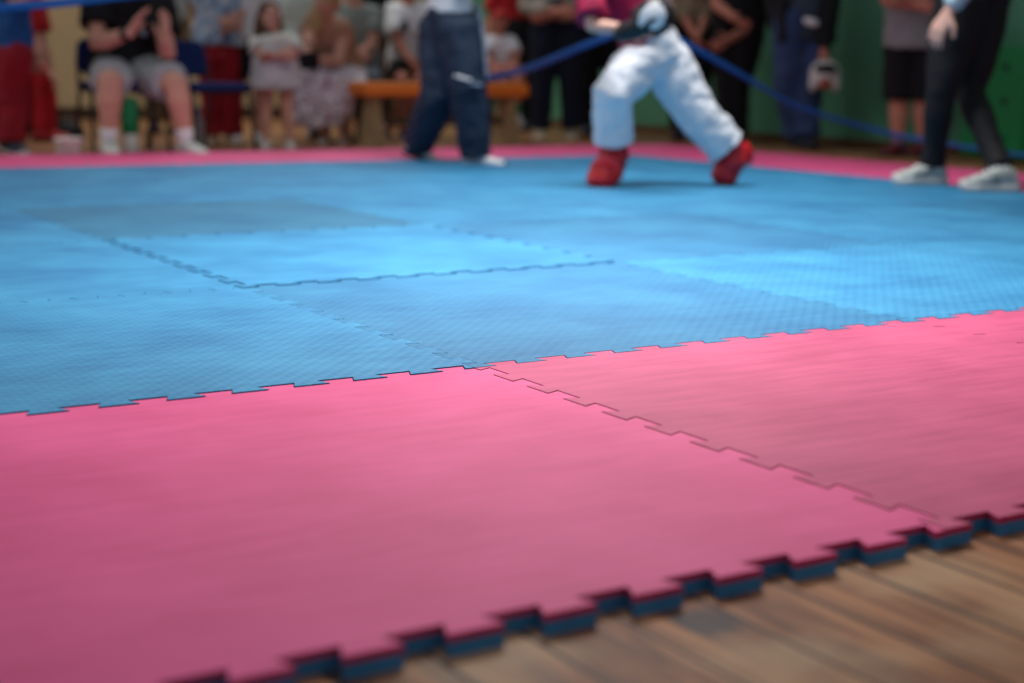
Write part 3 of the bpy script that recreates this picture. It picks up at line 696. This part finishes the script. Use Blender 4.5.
# ============ second child beside her
J = start('child in pale green-white top standing behind the girl with crossed arms', 300, 137, 1.22, 0, 0, hs=1.15)
r = J['root']; build_body(J, r, SKIN2, .008, feet=False); build_hair(J, r, DARKHAIR, 'long')
shirt(J, r, mat('pale_mint_top', (196, 208, 200), .85, .08), .6, -.05, .02, .010, .012, grow=.08); trousers(J, r, mat('brown_trousers', (74, 56, 48), .85, .2), 1.8, .014, .010)
away, right = dirs(J['base'])
for k in 'ab': shoe(r, J['n'+k], -away, .19, WHITE, RUBBER, ankle_h=.05)
finish(J)

# ============ blonde spectator in the floral dress
J = start('long-haired blonde spectator in white floral dress, leaning forward on the bench', 328, 143, 1.62, -35, 0)
put(J, pel=(340, 72, .25), neck=(325, 22, -.02), head=(326, 4, -.10), ha=(330, 78, .2), hb=(350, 78, .2), ka=(312, 82, -.2), kb=(336, 86, -.18), na=(326, 136, -.05), nb=(345, 137, -.02),
    sa=(310, 30, -.02), sb=(344, 30, .05), ea=(308, 62, -.25), wa=(300, 55, -.32), eb=(338, 62, -.12), wb=(318, 60, -.3))
away, right = dirs(J['base']); J['HF'] = (-away*.6 - right*.5 - Z*.6); J['HU'] = Z - away*.4
r = J['root']; build_body(J, r, SKIN, .007, feet=False); build_hair(J, r, BLOND, 'fall')
shirt(J, r, mat('tan_bodice', (176, 132, 108), .85, .15), 0, -.05, .012, .010, .008, 'bodice')
fl = spots_mat('floral_dress_cloth', (214, 206, 216), (176, 96, 128), (74, 74, 110), 26, .36)
bm = bmesh.new()
kk = lerp(J['ka'], J['kb'], .5); P = J['pel']; lat = right
loft(bm, [(P + Z*.10, lat*.13, away*.12), (P + Z*.02, lat*.17, away*.15), (lerp(P, kk, .45) + Z*.0, lat*.22, (away*.3+Z*.95)*.10), (lerp(P, kk, .8), lat*.25, (away*.4+Z*.9)*.11), (kk - away*.04 - Z*.02, lat*.25, (away*.7+Z*.7)*.12)], 28)
loft(bm, [(kk - away*.02 + Z*.06 - right*.02, lat*.20, away*.09), (kk - Z*.08 - away*.01 - right*.04, lat*.24, away*.11), (kk - Z*.20 - right*.04, lat*.22, away*.10), (kk - Z*.27 - right*.05, lat*.14, away*.08)], 28)
fuse('skirt', bm, fl, r, .010, 3, .024, .07)
for k in 'ab': shoe(r, J['n'+k], -away*.9 - right*.2, .22, mat('sandal_leather', (190, 170, 165), .6), RUBBER, 'sandal', None, .85, .014, ankle_h=.055)
finish(J)
cb = bmesh.new(); c0 = at(306, 61, hdist(ground(328, 143))-.42); box(cb, c0, (.15, .10, .11), .018); cam_body = None
o = thing('handbag', 'small black bag on the lap of the blonde spectator', 'bag', c0)
b1 = obj('bag_body', cb, BLACK, o, True); b1.location = -c0
bm = bmesh.new(); chain(bm, [Vector((-.06, 0, .05)), Vector((-.04, 0, .11)), Vector((.04, 0, .11)), Vector((.06, 0, .05))], [.007]*4, 8); obj('handle', bm, BLACK, o, True)

# ============ grey t-shirt on the bench
J = start('person in grey t-shirt seated on the rear bench beside the blonde spectator', 358, 139, 1.55, 10, 0)
put(J, pel=(358, 70, .35), neck=(356, 5, .3), head=(352, -22, .25), ha=(348, 76, .3), hb=(368, 76, .3), ka=(345, 80, -.02), kb=(372, 80, -.02), na=(347, 131, 0), nb=(371, 131, 0), sa=(338, 15, .3), sb=(374, 15, .3), ea=(340, 48, .15), wa=(356, 54, -.02), eb=(372, 46, .2), wb=(352, 56, -.04))
r = J['root']; build_body(J, r, SKIN, .007, feet=False); build_hair(J, r, BROWNHAIR, 'short')
shirt(J, r, mat('grey_green_tshirt', (132, 142, 138), .85, .15), .6, -.05, .016, .010, .010); trousers(J, r, mat('grey_jeans', (96, 104, 116), .85, .25), 1.5, .012, .010, .010)
away, right = dirs(J['base'])
for k in 'ab': shoe(r, J['n'+k], -away, .24, mat('tan_shoe', (170, 142, 118), .6), RUBBER, ankle_h=.06)
finish(J)
J = start('person in black t-shirt standing behind the grey-shirted spectator', 374, 130, 1.62, -10, 0)
r = J['root']; build_body(J, r, SKIN, .009, feet=False); build_hair(J, r, DARKHAIR, 'short')
shirt(J, r, BLACK, .6, -.05, .016, .012); trousers(J, r, mat('brown_trousers', (74, 56, 48), .85, .2), 1.95, .014, .012)
away, right = dirs(J['base'])
for k in 'ab': shoe(r, J['n'+k], -away, .26, MATS['dark_shoe'], RUBBER, ankle_h=.06)
finish(J)

# ============ white t-shirt with a dark print, on the bench
J = start('person in white t-shirt and black shorts, seated behind the middle of the orange bench', 403, 138, 1.50, 30, 0)
put(J, pel=(410, 66, .35), neck=(408, 4, .3), head=(410, -22, .25), ha=(402, 72, .3), hb=(420, 72, .3), ka=(402, 80, 0), kb=(424, 80, 0), na=(403, 131, 0), nb=(387, 131, .05), sa=(394, 12, .3), sb=(424, 12, .3), ea=(398, 40, .18), wa=(410, 60, .05), eb=(428, 42, .16), wb=(420, 70, .0))
r = J['root']; build_body(J, r, SKIN2, .007, feet=False); build_hair(J, r, DARKHAIR, 'short')
st = shirt(J, r, WHITE, .8, -.04, .022, .010, .012, grow=.08); trousers(J, r, BLACK, .8, .016, .010, .010, 'shorts', .1)
away, right = dirs(J['base'])
q = at(404, 26, J['D']+.14); bm = bmesh.new(); loft(bm, [(q, right*.03, Z*.045), (q - away*.012, right*.028, Z*.042)], 14); obj('chest_print', bm, mat('dark_print', (60, 62, 66), .8), st, True)
for k in 'ab': shoe(r, J['n'+k], -away, .23, mat('brown_shoe', (96, 60, 48), .6), RUBBER, ankle_h=.06)
finish(J)

# ============ small child with a red cap
J = start('small child in white t-shirt and red cap, sitting on the orange bench', 508, 142, .98, -10, 0, hs=1.25)
put(J, pel=(503, 67, .30), neck=(499, 36, .26), head=(500, 21, .24), ha=(497, 70, .28), hb=(511, 70, .28), ka=(505, 82, -.12), kb=(518, 80, -.12), na=(503, 116, -.08), nb=(517, 114, -.06), sa=(489, 42, .26), sb=(511, 42, .26), ea=(488, 58, .18), wa=(497, 70, .06), eb=(516, 58, .18), wb=(512, 70, .04))
away, right = dirs(J['base']); J['ta'] = -away*.8+right*.3-Z*.5; J['tb'] = -away*.8+right*.3-Z*.4
r = J['root']; build_body(J, r, SKIN2, .006, feet=False); build_hair(J, r, REDHAIR, 'cap')
shirt(J, r, WHITE, .7, -.05, .014, .008, .008); trousers(J, r, mat('salmon_shorts', (196, 128, 112), .85, .2), .7, .012, .008, .008, 'shorts', .1)
for k in 'ab': sock(J, r, k, mat('green_sock', (50, 118, 70), .8), .3, .028); shoe(r, J['n'+k], J['t'+k], .16, mat('pale_trainer', (190, 194, 190), .6, .2), RUBBER, 'shoe', WHITE, 1.1, .02, ankle_h=.045)
finish(J)

# ============ dark spectator with red top behind the child
J = start('person in red top and black trousers standing behind the red-capped child', 514, 131, 1.45, 0, 0)
r = J['root']; build_body(J, r, SKIN2, .009, feet=False); build_hair(J, r, DARKHAIR, 'short')
shirt(J, r, mat('red_shirt', (178, 24, 34), .8, .2), .8, .28, .016, .012); trousers(J, r, BLACK, 1.95, .02, .012, top=.42)
away, right = dirs(J['base'])
for k in 'ab': shoe(r, J['n'+k], -away, .24, MATS['dark_shoe'], DARKRUB, ankle_h=.06)
finish(J)

# ============ beige top, arms folded, navy jeans
J = start('person in beige top with folded arms and navy jeans, standing right of the bench', 556, 138, 1.68, 5, 0, build=1.08)
put(J, ka=(543, 85, 0), kb=(570, 85, 0), na=(540, 131, 0), nb=(572, 131, 0), ea=(528, 8, -.05), wa=(560, 12, -.26), eb=(584, 8, -.05), wb=(550, 16, -.24))
r = J['root']; build_body(J, r, SKIN2, .008, feet=False); build_hair(J, r, DARKHAIR, 'short')
st = shirt(J, r, mat('beige_top', (168, 160, 148), .85, .2), 1.75, -.0, .022, .010, .012, grow=.08)
trousers(J, r, mat('navy_jeans', (24, 32, 54), .85, .3), 1.95, .014, .010, .010, top=.22)
away, right = dirs(J['base']); q = at(556, 2, J['D']-.2); bm = bmesh.new(); loft(bm, [(q, right*.09, Z*.03), (q - away*.012, right*.085, Z*.027)], 14, .5); obj('chest_print', bm, mat('dark_print', (60, 62, 66), .8), st, True)
for k in 'ab': shoe(r, J['n'+k], -away, .27, mat('beige_shoe', (150, 136, 116), .6), RUBBER, ankle_h=.06)
finish(J)
J = start('person dressed all in black standing directly behind the magenta-topped kickboxer', 600, 136, 1.66, 0, 0)
r = J['root']; build_body(J, r, SKIN2, .009, feet=False); build_hair(J, r, DARKHAIR, 'short')
shirt(J, r, BLACK, 1.9, -.1, .03, .012, .012, 'jacket', grow=.1); trousers(J, r, BLACK, 1.95, .02, .012)
away, right = dirs(J['base'])
for k in 'ab': shoe(r, J['n'+k], -away, .27, MATS['dark_shoe'], DARKRUB, ankle_h=.06)
finish(J)

# ============ camouflage sleeve
J = start('person in olive camouflage top and black trousers, standing just right of the boxing glove', 692, 140, 1.62, 10, 0)
put(J, ea=(678, 4, -.05), wa=(694, 34, -.22), eb=(710, 4, -.02), wb=(700, 34, -.22), kb=(700, 90, 0), nb=(700, 134, 0))
r = J['root']; build_body(J, r, SKIN2, .007, feet=False); build_hair(J, r, DARKHAIR, 'short')
shirt(J, r, spots_mat('camouflage_cloth', (138, 122, 98), (74, 74, 56), (170, 140, 118), 12, .5), 1.5, -.02, .018, .010, .010); trousers(J, r, BLACK, 1.95, .014, .010)
away, right = dirs(J['base'])
for k in 'ab': shoe(r, J['n'+k], -away, .27, MATS['dark_shoe'], DARKRUB, ankle_h=.06)
finish(J)

# ============ black clothes, hands folded
J = start('person in black t-shirt and black trousers, hands held together in front, by the green wall', 734, 144, 1.70, -15, 0)
put(J, ea=(752, 8, .02), wa=(730, 24, -.22), eb=(758, 22, .0), wb=(728, 40, -.24), ka=(727, 90, 0), na=(728, 134, 0), kb=(738, 90, 0), nb=(738, 134, 0))
J['sa'], J['sb'] = J['sa'], J['sb']
put(J, ea=(716, 4, -.08), wa=(734, 18, -.24))
r = J['root']; build_body(J, r, SKIN2, .006, feet=False); build_hair(J, r, DARKHAIR, 'short')
shirt(J, r, BLACK, .8, -.1, .02, .010); trousers(J, r, BLACK, 1.95, .016, .010)
away, right = dirs(J['base'])
for k in 'ab': shoe(r, J['n'+k], -away, .27, MATS['dark_shoe'], DARKRUB, ankle_h=.06)
finish(J)

# ============ jeans and black vest, holding a head guard
J = start('person in jeans and open black jacket over grey t-shirt, holding a head guard', 798, 148, 1.62, 20, 0)
put(J, ea=(772, -8, .05), wa=(778, 32, -.02), eb=(832, -2, -.04), wb=(823, 52, -.12), ka=(788, 92, .0), na=(797, 137, .05), kb=(808, 90, 0), nb=(806, 138, -.03))
away, right = dirs(J['base']); J['db'] = -Z; J['pb'] = -right*.5-away*.5; J['cb'] = .9
r = J['root']; build_body(J, r, SKIN2, .006, feet=False); build_hair(J, r, DARKHAIR, 'short')
shirt(J, r, mat('slate_tshirt', (62, 76, 90), .85, .2), .8, -.28, .014, .010, grow=.05); 
bm = bmesh.new(); b_ = J
for k, off in (('a', -.13), ('b', .115)):
    c1 = lerp(J['pel'], J['neck'], -.33) + right*off; c2 = J['s'+k] - right*.0
    loft(bm, [(c1 + Z*.0, right*(.055 if k == 'a' else .10), away*.15), (lerp(c1, c2, .5), right*(.055 if k == 'a' else .09), away*.14), (lerp(c1, c2, .92), right*.075, away*.10)], 20)
for k in 'ab': chain(bm, [J['s'+k], lerp(J['s'+k], J['e'+k], .5), J['e'+k], lerp(J['e'+k], J['w'+k], .82)], [.085, .076, .066, .052])
vest = fuse('jacket', bm, mat('black_jacket', (24, 26, 30), .8, .2), r, .010, 3, .012, .09)
q = at(811, 22, J['D']-.21); bm = bmesh.new(); loft(bm, [(q, right*.05 - Z*.01, Z*.026), (q - away*.014, right*.046 - Z*.01, Z*.022)], 14, .7); obj('jacket_logo', bm, MATS['white_print'], vest, True)
trousers(J, r, mat('blue_jeans', (58, 78, 122), .85, .35, 6), 1.95, .018, .010, .014, rad=(.068, .062, .05, .046, .044, .042, .042))
for k in 'ab': shoe(r, J['n'+k], -away+right*.3, .27, MATS['dark_shoe'], DARKRUB, ankle_h=.06)
finish(J)
c0 = at(825, 79, J['D']-.14)
hg = thing('head_guard', 'white and black padded head guard with a red patch, hanging from a hand', 'head guard', c0)
bm = bmesh.new(); ell(bm, Vector((0, 0, .03)), right*.105, away*.11, Z*.10, 24); ell(bm, -right*.075-away*.03-Z*.03, right*.03, away*.055, Z*.06, 16); ell(bm, right*.075-away*.03-Z*.03, right*.03, away*.055, Z*.06, 16)
bm2 = bmesh.new(); ell(bm2, -away*.085 + Z*.065, right*.075, away*.04, Z*.035, 16)
sh_ = fuse('shell', bm, RUBBER, hg, .007, 3); fuse('brow_pad', bm2, BLACK, sh_, .007, 2)
bm = bmesh.new(); ell(bm, -away*.095 - Z*.03, right*.03, away*.022, Z*.035, 14); obj('chin_patch', bm, mat('red_patch', (170, 50, 36), .6), sh_, True)
bm = bmesh.new(); chain(bm, [Z*.11 - right*.03, Z*.16, Z*.11 + right*.03], [.01, .01, .01], 8); obj('strap', bm, BLACK, hg, True)

# ============ grey t-shirt and black shorts by the wall
J = start('person in grey t-shirt and black shorts with folded arms, standing against the green wall', 910, 156, 1.60, -10, 0, build=1.05)
put(J, ka=(899, 100, 0), na=(898, 147, 0), kb=(922, 100, 0), nb=(923, 147, 0), ea=(886, 0, -.05), wa=(920, 6, -.25), eb=(940, -2, -.05), wb=(905, 0, -.25))
r = J['root']; build_body(J, r, SKIN2, .007, feet=False); build_hair(J, r, DARKHAIR, 'short')
shirt(J, r, mat('grey_tshirt', (136, 134, 136), .85, .12), .8, -.40, .024, .010, .010, grow=.16)
trousers(J, r, BLACK, 1.0, .020, .010, .010, 'shorts', .1, rad=(.060, .058, .054, .050, .05, .05, .05))
away, right = dirs(J['base'])
for k in 'ab': sock(J, r, k, mat('lilac_sock', (120, 100, 130), .8), .2); shoe(r, J['n'+k], -away-right*.5, .27, mat('dark_red_shoe', (92, 30, 34), .6), DARKRUB, ankle_h=.06)
finish(J)

# ============ pale grey shirt far behind the chairs
J = start('person in pale grey shirt standing far behind the two blue chairs', 168, 133, 1.55, 20, 0)
r = J['root']; build_body(J, r, SKIN, .009, feet=False); build_hair(J, r, BROWNHAIR, 'short')
shirt(J, r, mat('pale_grey_shirt', (160, 164, 170), .85, .15), .8, -.05, .016, .012); trousers(J, r, mat('khaki_trousers', (120, 104, 80), .85, .2), 1.95, .014, .012)
away, right = dirs(J['base'])
for k in 'ab': shoe(r, J['n'+k], -away, .26, MATS['dark_shoe'], DARKRUB, ankle_h=.06)
finish(J)

# ------------------------------------------------------------------ chairs, bench and small things
BLUECH = mat('blue_chair_cloth', (18, 42, 96), .9, .2, 12, .2, 200); FRAME = mat('black_steel', (20, 20, 24), .4, spec=.5)
def chair(label, x, y, rz):
    t = thing('conference_chair', label, 'chair', (x, y, 0), 'blue upholstered chairs beside the mats'); t.rotation_euler = (0, 0, rz)
    bm = bmesh.new(); box(bm, (0, 0, .372), (.42, .40, .05), .02); obj('seat', bm, BLUECH, t, True)
    bm = bmesh.new(); rings = []
    for i in range(9):
        z = -1+2*i/8; wv = .21*(1-.10*z*z) if abs(z) < .99 else .165; rings.append((Vector((0, .215+.02*(z+1), .535+.105*z)), Vector((wv, 0, 0)), Vector((0, .02, 0))))
    loft(bm, rings, 24, .45); obj('backrest', bm, BLUECH, t, True)
    for s in (-1, 1):
        bm = bmesh.new(); chain(bm, [(s*.205, -.17, .35), (s*.215, -.21, .011)], [.011, .011], 10); obj('leg', bm, FRAME, t, True)
        bm = bmesh.new(); chain(bm, [(s*.205, .232, .52), (s*.205, .19, .35), (s*.215, .26, .011)], [.011]*3, 10); obj('leg', bm, FRAME, t, True)
    bm = bmesh.new()
    for a_, b_ in (((-.205, -.17, .345), (.205, -.17, .345)), ((-.205, .18, .345), (.205, .18, .345)), ((-.205, -.17, .345), (-.205, .18, .345)), ((.205, -.17, .345), (.205, .18, .345))): chain(bm, [a_, b_], [.010, .010], 8)
    obj('seat_frame', bm, FRAME, t, True)
    return t
g = at(122, 80, hdist(ground(150, 155))+.36); chair('blue upholstered chair under the clapping person in grey shorts', g.x, g.y, -.10)
g = at(203, 90, 9.15); chair('empty blue upholstered chair right of the clapping person', g.x, g.y, .3)
g = at(10, 80, hdist(ground(44, 141))+.12); chair('blue upholstered chair under the red-clad person at the left edge', g.x, g.y, .35)

# orange-topped balance bench
bt = thing('bench', 'low gymnastics bench with an orange padded top, left of the beige-topped spectator', 'bench', (3.62, 6.58, 0))
bm = bmesh.new(); box(bm, (0, 0, .362), (1.22, .24, .09), .02); obj('seat', bm, mat('orange_vinyl', (226, 126, 44), .5, .12, 5), bt, True)
palew = mat('pale_wood', (170, 146, 108), .6, .2, 10)
for x in (-.5, .5):
    bm = bmesh.new(); loft(bm, [(Vector((x, 0, .0)), Vector((.05, 0, 0)), Vector((0, .2, 0))), (Vector((x, 0, .05)), Vector((.045, 0, 0)), Vector((0, .19, 0))), (Vector((x, 0, .32)), Vector((.035, 0, 0)), Vector((0, .10, 0)))], 4); obj('leg', bm, palew, bt)
bm = bmesh.new(); box(bm, (0, 0, .16), (1.0, .03, .05), .006); obj('stretcher', bm, mat('dark_wood', (70, 54, 40), .6, .2, 10), bt)
b2 = thing('bench', 'plain wooden bench behind the orange-topped one, spectators sitting on it', 'bench', (3.85, 7.5, 0))
bm = bmesh.new(); box(bm, (0, 0, .385), (1.5, .24, .04), .006); obj('seat', bm, MATS['dark_wood'], b2)
for x in (-.65, .65):
    bm = bmesh.new(); box(bm, (x, 0, .183), (.04, .22, .364), .004); obj('leg', bm, MATS['dark_wood'], b2)
b3 = thing('bench', 'plain low wooden bench under the blonde spectator in the floral dress', 'bench', (*at(342, 80, hdist(ground(328, 143))+.30).xy, 0))
bm = bmesh.new(); box(bm, (0, 0, .385), (.42, .24, .04), .006); obj('seat', bm, MATS['dark_wood'], b3)
for x in (-.17, .17):
    bm = bmesh.new(); box(bm, (x, 0, .183), (.04, .22, .364), .004); obj('leg', bm, MATS['dark_wood'], b3)

def lathe(bm, prof, n=24):
    loft(bm, [(Vector((0, 0, z)), Vector((r_, 0, 0)), Vector((0, r_, 0))) for r_, z in prof], n)
g = ground(131, 153); bo = thing('drinks_bottle', 'green bottle with a white base, standing on the floor between the trainers', 'bottle', g)
bm = bmesh.new(); lathe(bm, [(.040, 0), (.043, .012), (.042, .10), (.036, .112)]); obj('bottle_base', bm, RUBBER, bo, True)
bm = bmesh.new(); lathe(bm, [(.038, .108), (.050, .118), (.052, .20), (.052, .28), (.046, .30), (.02, .315)]); obj('bottle_body', bm, mat('green_plastic', (12, 138, 84), .4, .1, spec=.5), bo, True)
g = ground(199, 148); bo = thing('water_bottle', 'clear plastic water bottle standing on the floor under the empty chair', 'bottle', g)
bm = bmesh.new(); lathe(bm, [(.030, 0), (.034, .01), (.034, .07), (.031, .10), (.034, .13), (.034, .17), (.016, .205), (.013, .22)]); obj('bottle_body', bm, mat('clear_plastic', (170, 172, 178), .2, .1, spec=.6), bo, True)
bm = bmesh.new(); lathe(bm, [(.015, .218), (.015, .238), (.012, .24)]); obj('bottle_cap', bm, mat('blue_cap', (40, 70, 140), .4), bo, True)
g = ground(69, 157); bo = thing('plastic_tub', 'small white tub standing on the floor beside the mats, left of the trainers', 'tub', g)
bm = bmesh.new(); lathe(bm, [(.055, 0), (.060, .006), (.070, .085), (.074, .09)]); obj('tub', bm, mat('cream_plastic', (226, 222, 214), .5, .1), bo, True)
bm = bmesh.new(); lathe(bm, [(.076, .088), (.077, .098), (.070, .104)]); obj('lid', bm, mat('cream_plastic', (206, 198, 186), .5), bo, True)

def bag(label, px, py, sx, sy, sz, m, hm):
    g = ground(px, py); t = thing('sports_bag', label, 'bag', g, 'dark bags on the floor at the left'); t.rotation_euler = (0, 0, -.4)
    bm = bmesh.new(); loft(bm, [(Vector((0, 0, .0)), Vector((sx*.46, 0, 0)), Vector((0, sy*.46, 0))), (Vector((0, 0, .04)), Vector((sx*.5, 0, 0)), Vector((0, sy*.5, 0))), (Vector((.01, 0, sz*.6)), Vector((sx*.47, 0, 0)), Vector((0, sy*.44, 0))), (Vector((0, 0, sz)), Vector((sx*.32, 0, 0)), Vector((0, sy*.22, 0)))], 28, .6)
    fuse('bag_body', bm, m, t, .010, 3, .014, .08)
    bm = bmesh.new(); chain(bm, [(-sx*.2, 0, sz*.96), (-sx*.12, .0, sz*1.2), (sx*.12, 0, sz*1.2), (sx*.2, 0, sz*.96)], [.010]*4, 8); obj('handle', bm, hm, t, True)
    bm = bmesh.new(); box(bm, (0, -sy*.46, sz*.42), (sx*.55, .04, sz*.4), .014); obj('pocket', bm, m, t, True)
bag('large black bag on the floor behind the red trousers at the left', 26, 134, .36, .26, .34, BLACK, FRAME)
bag('low dark grey bag on the floor under the left blue chair', 64, 140, .26, .20, .12, mat('charcoal_nylon', (44, 44, 50), .7, .5, 18), FRAME)

# olive post behind the chairs
g = ground(187, 131); po = thing('post', 'slim olive-green metal post behind the empty chair', 'post', g)
bm = bmesh.new(); chain(bm, [(0, 0, .02), (0, 0, 2.4)], [.028, .028], 14); obj('pole', bm, mat('olive_paint', (66, 82, 48), .6), po, True)
bm = bmesh.new(); lathe(bm, [(.16, 0), (.16, .012), (.05, .03), (.03, .05)]); obj('foot_plate', bm, MATS['olive_paint'], po, True)

# barrier ribbon
def ribbon(name, label, pts, m, wd):
    """flat tape hung through pts, (point, width)"""
    bm = bmesh.new(); P = []; 
    for i in range(len(pts)-1):
        for k in range(8):
            t = k/8; p0 = pts[max(i-1, 0)]; p1 = pts[i]; p2 = pts[i+1]; p3 = pts[min(i+2, len(pts)-1)]
            P.append(.5*((2*p1) + (p2-p0)*t + (2*p0-5*p1+4*p2-p3)*t*t + (3*p1-p0-3*p2+p3)*t**3))
    P.append(pts[-1]); rings = []
    for i, p in enumerate(P):
        d = (P[min(i+1, len(P)-1)]-P[max(i-1, 0)]).normalized(); n_ = d.cross(Z).normalized(); u = n_.cross(d).normalized()
        w_ = wd[0] + (wd[1]-wd[0])*i/(len(P)-1); rings.append((p, u*w_*.5, n_*.0015))
    loft(bm, rings, 8, .5); o = obj(name, bm, m, None, True); return tag(o, label, 'ribbon')
TAPE = mat('blue_tape', (20, 82, 156), .45, .15, 6)
ribbon('barrier_ribbon', 'blue barrier ribbon strung behind the magenta-topped kickboxer down to the green wall', [at(440, 86, 9.6), at(500, 76, 9.2), at(532, 67, 8.5), at(562, 55, 8.0), at(604, 38, 7.6), at(645, 26, 7.2), at(686, 44, 7.0), at(740, 74, 7.4), at(800, 107, 8.0), at(880, 131, 8.5), at(960, 146, 8.4), at(1060, 160, 7.9)], TAPE, (.045, .016))
ribbon('barrier_ribbon', 'blue barrier ribbon crossing the top left corner of the picture', [at(-420, 40, 6.2), at(-200, 28, 6.4), at(0, 8, 6.7), at(60, 3, 6.8), at(130, -5, 6.9), at(300, -24, 7.0), at(520, -50, 7.1), at(760, -80, 7.9), at(930, -100, 8.9)], TAPE, (.036, .036))

# green cabinet against the wall on the right
x0 = WX-.30; _d = at(962, 100, 1)-CAM; y1 = CAM.y + _d.y*(x0-CAM.x)/_d.x
cb_ = thing('cabinet', 'low bright green cabinet with small knobs against the right-hand wall', 'cabinet', (x0+.15, y1-1.0, 0))
GR = mat('bright_green_paint', (12, 118, 62), .5, .15, 3)
bm = bmesh.new(); box(bm, (.0, 0, .35), (.28, 2.0, .66), .008); obj('cabinet_body', bm, GR, cb_)
for i in range(4):
    yy = .75-.5*i; bm = bmesh.new(); box(bm, (-.148, yy, .35), (.018, .47, .60), .005); dr = obj('door', bm, GR, cb_)
    for zz, oy in ((.14, .08), (.14, -.08), (.36, .08), (.36, -.08), (.56, .08), (.56, -.08)):
        bm = bmesh.new(); ell(bm, Vector((-.172, yy+oy, zz)), Vector((.016, 0, 0)), Vector((0, .016, 0)), Vector((0, 0, .016)), 12); obj('knob', bm, FRAME, dr, True)
